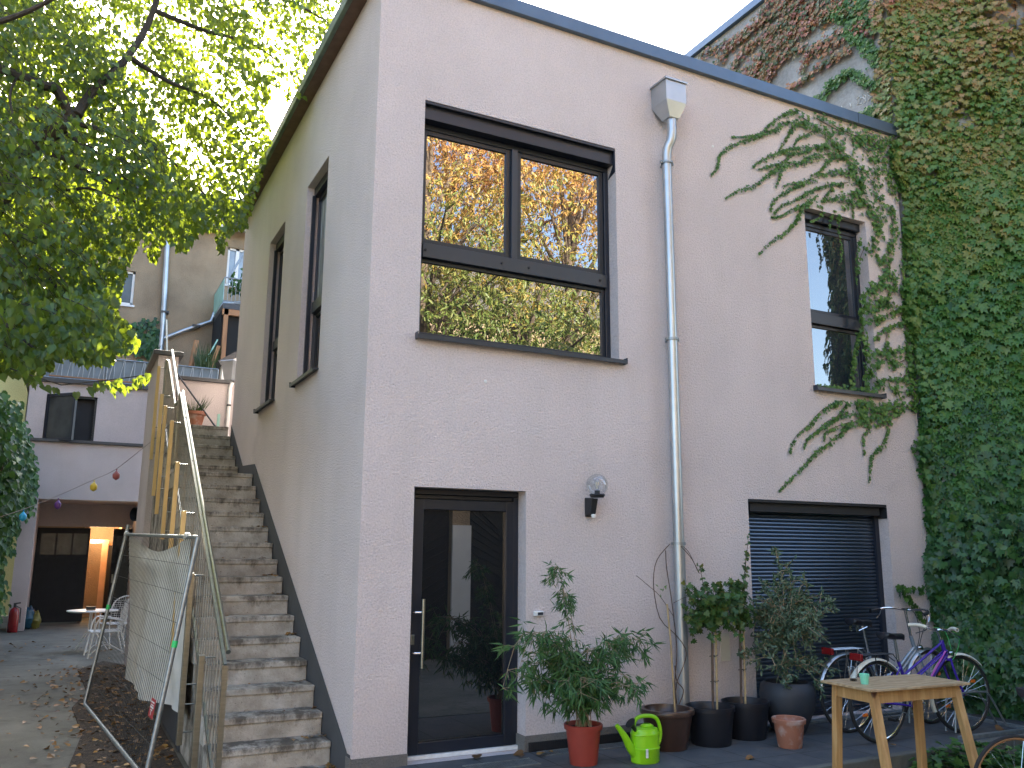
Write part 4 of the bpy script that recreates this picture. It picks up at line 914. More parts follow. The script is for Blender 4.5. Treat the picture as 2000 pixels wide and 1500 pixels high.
# watering can
wc = empty('watering_can', (2.17, -.70, 0), R_(0), 'lime green plastic watering can with black rose, between the red and the brown pot', 'watering can')
b = MB(); b.lathe([(.001, 0), (.112, 0), (.120, .008), (.122, .10), (.126, .104), (.126, .112), (.121, .116), (.119, .205), (.123, .208), (.123, .216), (.117, .224), (.108, .250), (.060, .262), (.001, .262)], 40)
b.v = [(x*1.0, y*.80, z) for x, y, z in b.v]; b.build('body', 'lime_plastic', wc, True)
b = MB(); b.tube(interp([(-.08, 0, .06), (-.14, 0, .12), (-.20, -.01, .21), (-.27, -.01, .295)], 14), [.045-.0022*i for i in range(14)], 18); b.build('spout', 'lime_plastic', wc, True)
b = MB(); b.tube(interp([(-.095, 0, .225), (-.10, 0, .29), (-.06, 0, .335), (.04, 0, .34), (.115, 0, .315), (.150, 0, .24), (.145, 0, .16), (.112, 0, .10)], 26), .0155, 14); b.build('handle', 'lime_plastic', wc, True)
b = MB(); b.lathe([(.001, .0), (.055, .0), (.060, .006), (.030, .022)], 24, (.02, 0, .2625)); b.v = [(x, y*.75, z) for x, y, z in b.v]; b.build('filler_opening', 'lime_plastic', wc, True)
b = MB(); b.tube([(-.095, -.02, .235), (-.13, -.02, .285), (-.15, -.02, .305)], [.012, .02, .045], 16); b.build('rose', 'black_plastic', wc, True)
b = MB(); b.box(-.060, -.040, -.0995, -.094, .05, .115); b.build('price_label', 'label_white', wc)
# brown pot with bare vine
rimp = lambda R, h, t=.02, lip=.02: [(.001, 0), (R*.70, 0), (R*.72, .01), (R*.93, h*.80), (R*.95, h-.045), (R+.004, h-.04), (R+.008, h-.02), (R, h), (R-.03, h+.002), (R-.035, h-.03), (R-.05, h-.06), (.001, h-.06)]
vp = pot('vine_pot', (2.635, -.38, 0), rimp(.225, .318), 'brown_glaze', 'brown glazed pot with a nearly bare climbing vine at the foot of the downpipe', soil=(.175, .262))
b = MB(); b.tube([(.10, .02, .25), (.105, .06, .85), (.10, .09, 1.17)], .0085, 6); b.build('cane', 'bamboo_cane', vp)
b = MB(); V = lambda pts, r=.0045: b.tube(interp([(p[0]-2.635, p[1]+.38, p[2]) for p in pts], 24), r, 5)
def wv(lst, y=-.30, r=.0045):
    V([tuple(f(u, v, y)) for u, v in lst], r)
wv([(1323, 1385), (1320, 1340), (1335, 1300), (1340, 1270), (1320, 1240), (1290, 1210), (1278, 1160), (1277, 1120), (1285, 1090), (1308, 1063)], -.24, .0045)
wv([(1320, 1385), (1318, 1330), (1322, 1270), (1315, 1200), (1310, 1160), (1302, 1110), (1300, 1075)], -.22, .005)
wv([(1316, 1205), (1300, 1180), (1285, 1160), (1262, 1140), (1243, 1124)], -.22, .003)
wv([(1330, 1067), (1350, 1090), (1366, 1120)], -.18, .004); wv([(1332, 1066), (1346, 1080), (1364, 1118)], -.20, .003)
wv([(1315, 1178), (1335, 1168), (1355, 1162)], -.2, .0025); wv([(1322, 1385), (1335, 1350), (1322, 1330), (1318, 1300)], -.26, .005)
b.build('stem', 'stem_brown', vp)
P = []; T = []; N = []; S = []
for (u, v) in ((1288, 1150), (1294, 1156), (1296, 1148), (1290, 1160), (1300, 1152), (1286, 1146)):
    p = f(u, v, -.25); P.append((p.x-2.635, p.y+.38, p.z)); T.append(tuple(rv())); N.append((0, -1, .3)); S.append(.04)
leaves_on(vp, 'foliage', 'facade_leaf', OVAL, P, T, N, S)
# black tubs with standard currant bushes
tub = [(.001, 0), (.165, 0), (.170, .008), (.200, .275), (.212, .277), (.214, .312), (.205, .315), (.196, .300), (.190, .22), (.001, .22)]
def currant(loc, label, xoff, hs, top, rad, wid=1.0, dens=1.0, spike=None):
    o = pot('currant_tree', loc, tub, 'black_pot', label, soil=(.19, .225)); o['group'] = 'standard bushes in black tubs'
    b = MB(); b.tube(interp([(xoff, .0, .24), (xoff+.02, .01, .6), (xoff+.045, .02, hs)], 8), .011, 8); sm_ = b.build('trunk', 'stem_brown', o, True)
    b = MB(); b.tube([(xoff+.03, -.02, .24), (xoff+.05, -.01, .7), (xoff+.065, 0, hs+.10)], .0095, 8); b.build('cane', 'bamboo_cane', o, True)
    b = MB()
    for z_ in (.35+.25*rnd.random(), .72): b.tube([(xoff+.01, -.03, z_), (xoff+.06, -.02, z_+.01), (xoff+.05, .03, z_), (xoff+.0, .02, z_)], .004, 4)
    b.build('tie', 'black_plastic', o)
    tw = MB(); P = []; T = []; N = []; S = []; c = Vector((xoff+.045, .02, hs))
    for i in range(int(46*dens)):
        a = rnd.uniform(0, 6.28); q = rnd.uniform(.25, 1)**.6*rad; e = c+Vector((math.cos(a)*q*wid, math.sin(a)*q*.7, rnd.uniform(-.12, top)))
        if e.y+loc[1] > -.06: e.y = -.06-loc[1]
        pts = interp([c+Vector((0, 0, rnd.uniform(-.05, .1))), c.lerp(e, .5)+Vector((0, 0, .05)), e], 6); tw.tube(pts, [.004, .0035, .003, .0025, .002, .0015], 4, caps=False)
        for k in range(1, 6):
            for m_ in range(3): P.append(tuple(pts[k]+rv(.018))); T.append(tuple(rv(.6)+Vector((0, -.3, -.35)))); N.append(tuple(rv(.45)+Vector((-.1, -.7, .6)))); S.append(rnd.uniform(.040, .068))
    for sp_ in (spike or []):
        pts = interp([c+Vector((0, 0, .1)), c+Vector(sp_)*.5, c+Vector(sp_)], 9); tw.tube(pts, .003, 4, caps=False)
        for k in range(2, 9):
            for m_ in range(3): P.append(tuple(pts[k]+rv(.010))); T.append(tuple(rv(.8))); N.append(tuple(rv(.4)+Vector((0, -1, .3)))); S.append(rnd.uniform(.028, .045))
    tw.build('twig', 'stem_brown', o); leaves_on(o, 'foliage', 'currant_leaf', LOBE, P, T, N, S); return o
currant((3.075, -.41, 0), 'standard currant bush with a wide crown in the black tub beside the brown pot', .03, 1.0, .36, .31, 1.0, 1.0, [(-.12, 0, .50), (-.34, -.05, .30), (-.36, -.05, .18)])
currant((3.54, -.34, 0), 'slender standard bush with a tall shoot in the black tub next to the dark urn', -.05, 1.0, .36, .14, .9, .55, [(.15, .0, .78), (.13, .02, .62), (.10, 0, .45)])
o = empty('plant_tag', (3.16, -.02, .36), 0, 'tall pale paper sheet on the wall behind the wide currant bush', 'tag')
q0 = f(1406, 1237, -.006); q1 = f(1426, 1290, -.006); b = MB(); b.box(q0.x-3.16, q1.x-3.16, .010, .016, q1.z-.36, q0.z-.36); o = b.build('sheet', 'paper', o)
# olive in a dark urn
ol = pot('olive_tree', (4.02, -.37, 0), [(.001, 0), (.13, 0), (.15, .03), (.235, .22), (.255, .34), (.240, .425), (.205, .455), (.190, .45), (.20, .41), (.001, .40)], 'urn_pot', 'silvery olive tree in a round dark grey urn before the roller shutter', soil=(.20, .41), n=48)
b = MB(); b.tube(interp([(0, 0, .40), (.01, .01, .60), (-.01, 0, .85), (.02, 0, 1.05)], 8), [.017, .016, .015, .014, .013, .012, .010, .008], 8); b.build('trunk', 'stem_tan', ol, True)
tw = MB(); P = []; T = []; N = []; S = []
def olive_branch(p0, p1, n, sub=True):
    pts = interp([p0, Vector(p0).lerp(Vector(p1), .5)+rv(.02)+Vector((0, 0, .03)), p1], n); tw.tube(pts, [.0045-.003*k/n for k in range(n)], 4, caps=False)
    for k in range(1, n):
        d = (pts[k]-pts[k-1]).normalized()
        for m_ in range(4): P.append(tuple(pts[k]+rv(.004))); T.append(tuple(d*.6+rv(.6))); N.append(tuple(rv(1))); S.append(rnd.uniform(.038, .065))
        if sub and rnd.random() < .62: olive_branch(pts[k], pts[k]+(d*.5+rv(.5)).normalized()*rnd.uniform(.08, .20), 5, False)
for i in range(44):
    a = rnd.uniform(0, 6.28); q = rnd.uniform(.1, .38); z0 = rnd.uniform(.75, 1.02); olive_branch(Vector((0, 0, z0)), Vector((math.cos(a)*q, min(.28, math.sin(a)*q*.8), z0+rnd.uniform(.0, .42)-q*.2)), 9)
olive_branch(Vector((0, 0, .95)), Vector((-.05, 0, 1.62)), 16); olive_branch(Vector((0, 0, .95)), Vector((-.07, .02, 1.40)), 12); olive_branch(Vector((0, 0, .9)), Vector((.60, -.02, 1.15)), 18); olive_branch(Vector((.1, 0, .95)), Vector((.52, .05, 1.0)), 12)
olive_branch(Vector((.1, 0, .95)), Vector((.12, 0, 1.38)), 12)
for e in ((-.34, -.15, .62), (-.2, -.2, .45), (.3, -.2, .50), (.36, -.12, .60), (.15, -.25, .44), (-.5, -.05, .66)): olive_branch(Vector((0, 0, .62)), Vector(e), 10)
tw.build('twig', 'stem_tan', ol); leaves_on(ol, 'foliage', 'olive_leaf', OVAL, P, T, N, S)
pot('flower_pot', (3.60, -.80, 0), [(.001, 0), (.095, 0), (.10, .01), (.125, .195), (.138, .197), (.142, .23), (.135, .236), (.124, .232), (.115, .19), (.001, .03)], 'terracotta', 'empty terracotta flower pot in front of the dark urn', 'flower pot')
# ================================================================ trestle table
TZ = .68; tc = [g(u, v, TZ) for u, v in ((1599.7, 1328.5), (1705.8, 1347), (1893.6, 1334), (1789.8, 1315))]
ctr = sum(tc, Vector())/4; exv = ((tc[2]-tc[1])+(tc[3]-tc[0]))/2; Lx = exv.length; rz = math.atan2(exv.y, exv.x); Ly = .5
tb = empty('work_table', (ctr.x, ctr.y, GZ), rz, 'high rough pine table with splayed legs standing in front of the bicycles', 'table')
TH = TZ-GZ; b = MB(); b.box(-Lx/2, Lx/2, -Ly/2, Ly/2, TH-.018, TH); b.build('table_top', 'plywood_top', tb, bevel=.003)
b = MB(); ix, iy = Lx/2-.07, Ly/2-.06
b.box(-ix, ix, -iy-.012, -iy+.012, TH-.105, TH-.019); b.box(-ix, ix, iy-.012, iy+.012, TH-.105, TH-.019); b.box(-ix-.01, -ix+.014, -iy+.013, iy-.013, TH-.105, TH-.019); b.box(ix-.014, ix+.01, -iy+.013, iy-.013, TH-.105, TH-.019)
b.build('apron', 'pine_legs', tb)
for sx in (-1, 1):
    for sy in (-1, 1):
        b = MB(); b.bar((sx*(ix-.015), sy*(iy-.018), TH-.02), (sx*(ix+.02), (iy+.02 if sy > 0 else -iy-.15), .0), .062, .046, (0, 1, 0)); b.build('leg', 'pine_legs', tb, bevel=.004)
p = g(1667, 1330, TZ); cu = empty('drinking_cup', (p.x, p.y, TZ), 0, 'clear plastic cup at the left end of the pine table', 'cup')
b = MB(); b.lathe([(.001, .001), (.026, .001), (.038, .098), (.0395, .100), (.037, .098), (.025, .004), (.001, .004)], 28); b.build('cup', 'clear_glass', cu, True); b = MB(); b.lathe([(.001, .005), (.024, .005), (.0255, .016), (.001, .016)], 20); b.build('residue', 'soil', cu)
p = g(1689, 1336, TZ); cu = empty('mint_pot', (p.x, p.y, TZ), 0, 'small mint green pot on the pine table', 'pot')
b = MB(); b.lathe([(.001, .0), (.025, .0), (.032, .052), (.035, .053), (.036, .072), (.0335, .072), (.031, .05), (.001, .01)], 28); b.build('pot', 'mint_plastic', cu, True)
# ================================================================ bicycles
def bicycle(name, label, rear, front, P):
    d = Vector(front)-Vector(rear); rz = math.atan2(d.y, d.x); WB = P.get('wb', 1.07)
    o = empty(name, (rear[0], rear[1], rear[2]), rz, label, 'bicycle', P.get('group')); R = P.get('R', .345)
    o.rotation_euler = (P.get('lean', 0), 0, rz)
    fm = P['paint']; steer = P.get('steer', 0)
    def wheel(cx, st_=0):
        c_, s_ = math.cos(st_), math.sin(st_)
        tf = lambda x, y, z: (cx+x*c_-y*s_, x*s_+y*c_, R+z)
        ring = lambda r_, rr_, n=56, m_=8: MB().tube([tf(r_*math.cos(2*math.pi*i/n), 0, r_*math.sin(2*math.pi*i/n)) for i in range(n)], rr_, m_, closed=True)
        w = ring(R-.028, .0085, 56, 6).build('wheel', 'chrome', o, True)
        ring(R-.016, P.get('tr', .016)).build('tyre', 'rubber', w, True)
        if P.get('tanwall'): ring(R-.026, .0125).build('tyre_wall', 'tyre_wall_tan', w, True)
        b = MB()
        for i in range(28):
            a = 2*math.pi*i/28; sd = .025*(1 if i % 2 else -1); a2 = a+(.9 if (i//2) % 2 else -.9); b.tube([tf(.018*math.cos(a2), sd, .018*math.sin(a2)), tf((R-.03)*math.cos(a), 0, (R-.03)*math.sin(a))], .0012, 4, caps=False)
        b.build('spokes', 'chrome', w)
        b = MB(); b.tube([tf(0, -.045, 0), tf(0, .045, 0)], .018, 12); b.build('hub', 'chrome', w, True)
        if P.get('reflect'):
            b = MB()
            for a in (.6, 3.7): q = Vector(tf((R*.55)*math.cos(a), 0, (R*.55)*math.sin(a))); b.box(q.x-.028, q.x+.028, q.y-.008, q.y+.008, q.z-.014, q.z+.014)
            b.build('reflector', 'orange_plastic', w, bevel=.004)
    wheel(0); wheel(WB, steer)
    BB = (.44, 0, .285); ST = (.29, 0, .70+P.get('sth', 0)); HT = (WB-.20, 0, .83); HB = (WB-.155, 0, .69); AX = (WB, 0, R)
    f_ = MB(); t = f_.tube
    t([BB, ST], .015, 12); t([HB, HT], .019, 12); t([HB, BB], .017, 12)
    if P.get('lady'):
        m0 = Vector(BB).lerp(Vector(ST), .45); m1 = Vector(BB).lerp(Vector(ST), .68); t([Vector(HB)+Vector((0, .016, .05)), m0+Vector((0, .016, 0)), (0.0, .05, R)], .0085, 8); t([Vector(HB)+Vector((0, -.016, .05)), m0+Vector((0, -.016, 0)), (0, -.05, R)], .0085, 8); t([Vector(HT)-Vector((0, 0, .02)), m1], .011, 8)
    elif P.get('low'): t([Vector(HB)+Vector((0, 0, .04)), (.62, 0, .50), (.37, 0, .44)], .016, 12)
    else: t([Vector(HT)-Vector((0, 0, .02)), ST], .014, 12)
    for sy in (-1, 1):
        t([(BB[0]-.03, sy*.03, BB[2]), (0, sy*.06, R)], .009, 8); t([(ST[0]+.0, sy*.018, ST[2]-.05), (0, sy*.06, R)], .0075, 8)
    t([(BB[0], -.04, BB[2]), (BB[0], .04, BB[2])], .022, 12)
    fr_ = f_.build('frame', fm, o, True)
    if P.get('accent'):
        b = MB(); b.tube([Vector(HB)+Vector((-.03, -.021, .045)), Vector(BB)+Vector((.03, -.02, .04))], .008, 8); b.build('accent_tube', P['accent'], fr_, True)
    b = MB(); c_, s_ = math.cos(steer), math.sin(steer)
    for sy in (-1, 1): b.tube(interp([(HB[0]+.005, sy*.045, HB[2]-.03), (HB[0]+.04, sy*.05, HB[2]-.15), (AX[0]-.01+s_*-.05*sy, sy*.05, AX[2])], 8), .010, 8)
    b.tube([(HB[0]+.005, -.05, HB[2]-.03), (HB[0]+.005, .05, HB[2]-.03)], .014, 8); b.build('fork', P.get('fork', fm), o, True)
    sz = P.get('saddle_z', .97); sx = .29-(sz-.70)*.33+.02
    b = MB(); b.tube([ST, (sx+.02, 0, sz-.04)], .0125, 10); b.build('seat_post', 'chrome', o, True)
    b = MB(); n = 12; prof = [(-.145, .050, .006), (-.13, .076, .016), (-.08, .082, .012), (-.02, .052, .000), (.05, .026, -.002), (.11, .019, -.004), (.14, .010, -.014)]
    vs = []
    for (x, w_, z_) in prof:
        for j in range(n): a = 2*math.pi*j/n; vs.append((sx+x, w_*math.cos(a), sz+z_+(.016 if math.sin(a) > 0 else .040)*math.sin(a)))
    b.add(vs, [(i*n+j, i*n+(j+1) % n, (i+1)*n+(j+1) % n, (i+1)*n+j) for i in range(len(prof)-1) for j in range(n)]+[tuple(range(n)), tuple(range((len(prof)-1)*n, len(prof)*n))])
    sd = b.build('saddle', 'black_leather', o, True)
    if P.get('sprung'): b = MB(); b.tube([(sx-.09, -.04, sz-.03), (sx-.09, -.04, sz-.09)], .014, 8); b.tube([(sx-.09, .04, sz-.03), (sx-.09, .04, sz-.09)], .014, 8); b.tube([(sx-.09, .04, sz-.085), (sx+.06, .02, sz-.05)], .005, 6); b.tube([(sx-.09, -.04, sz-.085), (sx+.06, -.02, sz-.05)], .005, 6); b.build('saddle_spring', 'chrome', sd, True)
    # bars
    hz = P.get('bar_z', 1.06); hxp = HT[0]-.05; b = MB(); b.tube([HT, (hxp, 0, hz)], .0125, 10)
    if P.get('drop'): bar = [(hxp+.04, -.20, hz), (hxp+.08, 0, hz), (hxp+.04, .20, hz)]
    B = P['bar'](hxp, hz); tf = lambda p: (hxp+(p[0]-hxp)*c_-p[1]*s_, (p[0]-hxp)*s_+p[1]*c_, p[2])
    pts = interp([tf(p) for p in B], 30); b.tube([(hxp, 0, hz-.005), tf((hxp+.05, 0, hz))], .014, 8); b.tube(pts, .0115, 10); hb = b.build('handlebar', P.get('barmat', 'chrome'), o, True)
    for k, seg in enumerate((pts[:P.get('gl', 6)], pts[-P.get('gl', 6):])):
        b = MB(); b.tube(seg, .0165, 10); b.build('grip', P['grip'], hb, True)
        q = seg[-1] if k == 0 else seg[0]; e = seg[0] if k == 0 else seg[-1]
        b = MB(); b.tube(interp([Vector(q)+Vector((0, 0, -.015)), Vector(q).lerp(Vector(e), .4)+Vector((.04, 0, -.045)), Vector(e).lerp(Vector(q), .15)+Vector((.05, 0, -.075))], 8), .005, 6); b.build('brake_lever', 'chrome', hb, True)
    # drive
    b = MB(); n = 40; b.tube([(BB[0]+.085*math.cos(2*math.pi*i/n), -.045, BB[2]+.085*math.sin(2*math.pi*i/n)) for i in range(n)], .004, 6, closed=True)
    for a in (.3, 1.56, 2.8, 4.1, 5.3): b.tube([(BB[0], -.045, BB[2]), (BB[0]+.085*math.cos(a), -.045, BB[2]+.085*math.sin(a))], .005, 5)
    ca = P.get('crank', 1.0)
    for sg_, yy in ((1, -.06), (-1, .06)): b.tube([(BB[0], yy, BB[2]), (BB[0]+sg_*.17*math.cos(ca), yy*1.3, BB[2]+sg_*.17*math.sin(ca))], .010, 8)
    cr_ = b.build('crankset', 'chrome', o, True)
    for sg_, yy in ((1, -.125), (-1, .125)):
        q = (BB[0]+sg_*.17*math.cos(ca), yy, BB[2]+sg_*.17*math.sin(ca)); b = MB(); b.box(q[0]-.045, q[0]+.045, q[1]-.04, q[1]+.04, q[2]-.012, q[2]+.012); b.build('pedal', 'black_plastic', cr_, bevel=.004)
    b = MB(); b.tube([(BB[0], -.045, BB[2]+.086), (0, -.045, R+.035)], .003, 5); b.tube([(BB[0], -.045, BB[2]-.086), (0, -.045, R-.035)], .003, 5); b.lathe([(.0, -.0), (.034, 0), (.034, .006), (0, .006)], 16, (0, 0, 0)); b.v[-64:] = [(x, -.047+z, R+y) for x, y, z in b.v[-64:]]; b.build('chain', 'galvanised', o)
    b = MB(); b.tube([(.42, .04, .27), (.34, .13, .02)], .008, 6); b.build('kickstand', 'black_plastic', o)
    if P.get('fender'):
        for cx, a0, a1, st_ in ((0, -.15, 2.95, 0), (WB, .75, 3.55, steer)):
            b = MB(); n = 26; rr = R+.016; vs = []; c2, s2 = math.cos(st_), math.sin(st_)
            for i in range(n+1):
                a = a0+(a1-a0)*i/n
                for (w_, q) in ((-.028, -.012), (-.016, .003), (0, .007), (.016, .003), (.028, -.012)): x_ = (rr+q)*math.cos(a); vs.append((cx+x_*c2-w_*s2, x_*s2+w_*c2, R+(rr+q)*math.sin(a)))
            b.add(vs, [(i*5+j, i*5+j+1, (i+1)*5+j+1, (i+1)*5+j) for i in range(n) for j in range(4)]); b.build('mudguard', P['fender'], o, True)
            b = MB()
            for sy in (-1, 1): b.tube([(cx, sy*.05, R), (cx+(rr)*math.cos(a1 if cx else 2.6)*.99, sy*.03, R+rr*math.sin(a1 if cx else 2.6))], .0028, 5)
            b.build('mudguard_stay', 'chrome', o)
    if P.get('rack'):
        b = MB(); zr = 2*R+.055
        for y in (-.055, -.02, .02, .055): b.tube([(.17, y, zr), (-.20, y, zr)], .0045, 6)
        for x in (.16, .05, -.08, -.20): b.tube([(x, -.06, zr), (x, .06, zr)], .0045, 6)
        for sy in (-1, 1): b.tube([(0, sy*.065, R), (-.06, sy*.06, zr)], .0045, 6); b.tube([(.17, sy*.05, zr), (.27, sy*.02, .67)], .0045, 6); b.tube([(0, sy*.065, R), (.10, sy*.06, zr)], .0045, 6)
        b.build('luggage_rack', P.get('rackmat', 'chrome'), o, True)
        b = MB(); b.box(-.235, -.205, -.065, .065, zr-.045, zr+.015); b.build('rear_light', 'red_plastic', o, bevel=.006)
    if P.get('lamp'):
        b = MB(); b.lathe([(.001, -.05), (.02, -.045), (.032, 0), (.030, .006), (.001, .008)], 16); b.v = [(HB[0]+.075+z, y, HB[2]+.02+x) for x, y, z in b.v]; b.build('headlight', 'chrome', o, True)
    b = MB()
    for k, cm in enumerate((-.05, .06)): pass
    cb = P.get('cable', 'black_plastic'); b.tube(interp([tf((hxp+.04, -.14, hz)), (hxp+.17, -.10, hz-.09), (hxp+.16, -.03, hz-.26), (HB[0]+.03, -.01, HB[2]-.02)], 14), .0035, 5); b.tube(interp([tf((hxp+.04, .15, hz)), (hxp+.20, .08, hz-.02), (hxp+.20, .02, hz-.22), (HB[0]+.03, .01, HB[2])], 14), .0035, 5); b.build('cable', cb, o)
    return o
city = lambda h, z: [(h-.14, -.29, z-.025), (h-.06, -.28, z-.012), (h+.02, -.20, z+.01), (h+.05, -.08, z+.0), (h+.05, 0, z), (h+.05, .08, z), (h+.02, .20, z+.01), (h-.06, .28, z-.012), (h-.14, .29, z-.025)]
flat = lambda h, z: [(h-.05, -.29, z+.02), (h-.01, -.20, z+.025), (h+.03, -.10, z+.0), (h+.04, 0, z), (h+.03, .10, z), (h-.01, .20, z+.025), (h-.05, .29, z+.02)]
grp = 'city bicycles parked in the floor stand'
bicycle('bicycle', 'purple step through bicycle with cream grips, nearest of the parked pair', (4.42, -1.04, 0), (5.48, -1.07, 0),
        dict(paint='purple_paint', accent='pink_paint', lady=True, fender='cream_tape', rack=True, rackmat='black_plastic', grip='cream_tape', bar=flat, bar_z=.93, saddle_z=.90, lamp=True, reflect=True, cable='green_cable', group=grp, steer=-.12, gl=9, sth=-.03, crank=.9))
bicycle('bicycle', 'silver grey city bicycle with chrome mudguards behind the purple one', (4.55, -.60, 0), (5.62, -.64, 0),
        dict(paint='grey_paint', low=True, fender='dull_chrome', rack=True, rackmat='dull_chrome', grip='black_plastic', bar=city, bar_z=1.08, saddle_z=.985, lamp=True, reflect=True, group=grp, steer=.1, sprung=True, crank=2.4, barmat='chrome'))
bw = g(1950, 1441, GZ+.66)
bicycle('road_bicycle', 'road bicycle with tan wall tyres and black saddle cut off by the lower right corner', (bw.x+.16, bw.y, GZ), (bw.x+1.1, bw.y-.34, GZ),
        dict(paint='black_plastic', grip='black_leather', bar=flat, saddle_z=.93, bar_z=.98, tanwall=True, tr=.013, R=.335, crank=.4, wb=1.0))
rk = empty('bicycle_stand', (5.6, -.84, 0), R_(-2), 'low galvanised floor stand holding the front wheels of the bicycles', 'bicycle stand')
b = MB(); b.box(-.42, .60, -.46, -.41, .0, .035); b.box(-.42, .60, .50, .54, .0, .035); b.box(.55, .60, -.409, .499, .0, .03); b.build('base_rail', 'galvanised', rk, bevel=.003)
for y in (-.30, -.20, .10, .20):
    b = MB(); b.tube(interp([(-.30, y, .03), (-.26, y, .30), (-.18, y, .36), (.10, y, .36), (.20, y, .32), (.40, y, .03)], 20), .009, 8); b.build('hoop', 'galvanised', rk, True)
o = empty('drain_grate', (3.3, -.12, 0), 0, 'narrow galvanised drain grating set along the foot of the house wall', 'grate'); b = MB()
b.box(-1.75, .6, -.08, -.07, 0.001, .008); b.box(-1.75, .6, .06, .07, 0.001, .008); x = -1.74
while x < .6: b.box(x, x+.006, -.07, .06, .002, .007); x += .022
b.build('grating', 'galvanised', o)
o = empty('door_grate', (1.1, -.32, 0), 0, 'small metal grating sunk in the slabs before the door', 'grate'); b = MB(); x = -.28
while x < .28: b.box(x, x+.006, -.09, .09, .001, .007); x += .02
b.box(-.29, .29, -.10, -.091, 0.001, .009); b.box(-.29, .29, .091, .10, .001, .009); b.build('grating', 'galvanised', o)
o = empty('shutter_threshold', (4.99, -.10, 0), 0, 'pale metal threshold strip under the closed roller shutter', 'threshold'); b = MB(); b.box(-1.0, 1.0, -.05, .05, .001, .022); b.build('strip', 'galvanised', o, bevel=.003)
# ================================================================ ivy on the party wall and the facade
def fill_wall(n, fn): 
    P = []; T = []; N = []; S = []
    k = 0
    while len(P) < n and k < n*12:
        k += 1; r = fn()
        if r: P.append(r[0]); T.append(r[1]); N.append(r[2]); S.append(r[3])
    return P, T, N, S
iv = empty('wall_creeper', (NX, 0, GZ), 0, 'dense boston ivy covering the tall neighbour wall, green below and reddish above', 'climbing plant')
def pn(y, z, a=0): return math.sin(y*2.1+z*1.3+a)+math.sin(y*4.7-z*2.9+2*a)*.6+math.sin(z*5.1+y*1.1+3*a)*.4
def dn():
    y = rnd.uniform(-2.85, .50); z = rnd.uniform(.8, 9.95)
    lim = .12+.10*math.sin(z*1.9)+.06*math.sin(z*5.3)
    if z < H+.1: lim = -.02
    if y > lim: return None
    if pn(y, z) > 1.55 and rnd.random() < .7: return None
    lay = rnd.random(); bulk = .05+.10*(.5+.5*math.sin(y*3+z*2.2))+.05*max(0, math.sin(z*4-y*5))
    # overlapping shingles: each leaf tilts out from the wall
    o_ = -bulk*lay-.01; 
    if y > 0: return ((o_, y, z-GZ), (rnd.gauss(-.30, .16), rnd.gauss(-.15, .35), -1), (-1, rnd.gauss(-.25, .30), rnd.gauss(.75, .25)), rnd.uniform(.05, .085))
    tx, nx_ = rnd.gauss(-.15, .35), rnd.gauss(-.1, .30); t_ = rnd.gauss(-.30, .16)
    return ((-y*WS+o_*WC, y*WC+o_*WS, z-GZ), (t_*WC-tx*WS, t_*WS+tx*WC, -1), (-WC-nx_*WS, -WS+nx_*WC, rnd.gauss(.75, .25)), rnd.uniform(.060, .105)*(1.25 if z < 6 and y < -.25 else .85))
P, T, N, S = fill_wall(34000, dn)
for i in range(2600):
    z = rnd.uniform(.9, H-.05); w_ = .10+.07*math.sin(z*3.1)+.05*math.sin(z*7.3)
    P.append((rnd.uniform(-max(.03, w_), .10), -rnd.uniform(.01, .13), z-GZ)); T.append((rnd.gauss(-.1, .4), rnd.gauss(-.25, .2), -1)); N.append((rnd.gauss(-.4, .35), -1, rnd.gauss(.6, .25))); S.append(rnd.uniform(.05, .10))
leafmesh('foliage', P, T, N, S, LOBE, 'creeper_leaf', iv)
b = MB()
for i in range(9):
    y = rnd.uniform(-2.5, .05); pts = []; z = 0
    while z < 9.8: pts.append((-y*WS-.02, y*WC-.01, z)); z += .7; y = min(-.05, y+rnd.gauss(0, .12))
    b.tube(pts, [.022-.0012*k for k in range(len(pts))], 6)
b.build('stem', 'vine_stem', iv)
ci = empty('ivy_bush', (NX, -.9, GZ), 0, 'dark common ivy bulging over the foot of the party wall beside the bicycles', 'ivy')
def bl():
    y = rnd.uniform(-3.4, -.03); z = rnd.uniform(-.0, 2.05); w = (.34+.16*math.sin(y*2.3+1)+.10*math.sin(z*5+y))*(1.0 if z < 1.6 else max(.15, 1-(z-1.6)*1.9))
    w *= min(1, .25+(-y)*1.2); lay = rnd.random()**.5; x = -w*lay*(1+.45*max(0, .35-abs(z-1.35)))-.03+(rnd.random()*-y*.75 if z > 1.4 else 0)
    if z < .25: x *= .8
    return ((x, y+.9, z-GZ), (rnd.gauss(-.3, .4), rnd.gauss(-.2, .5), -.9), (-1, rnd.gauss(-.45, .45), rnd.gauss(.45, .35)), rnd.uniform(.055, .115))
P, T, N, S = fill_wall(11000, bl); leafmesh('foliage', P, T, N, S, LOBE, 'ivy_leaf', ci)
b = MB()
for i in range(5):
    y = rnd.uniform(-2.6, .2); b.tube(interp([(-.05, y, 0), (-.3, y+rnd.gauss(0, .2), .7), (-.42, y+rnd.gauss(0, .25), 1.3), (-.1, y+rnd.gauss(0, .2), 2.1)], 12), .006, 5)
b.build('stem', 'stem_brown', ci)
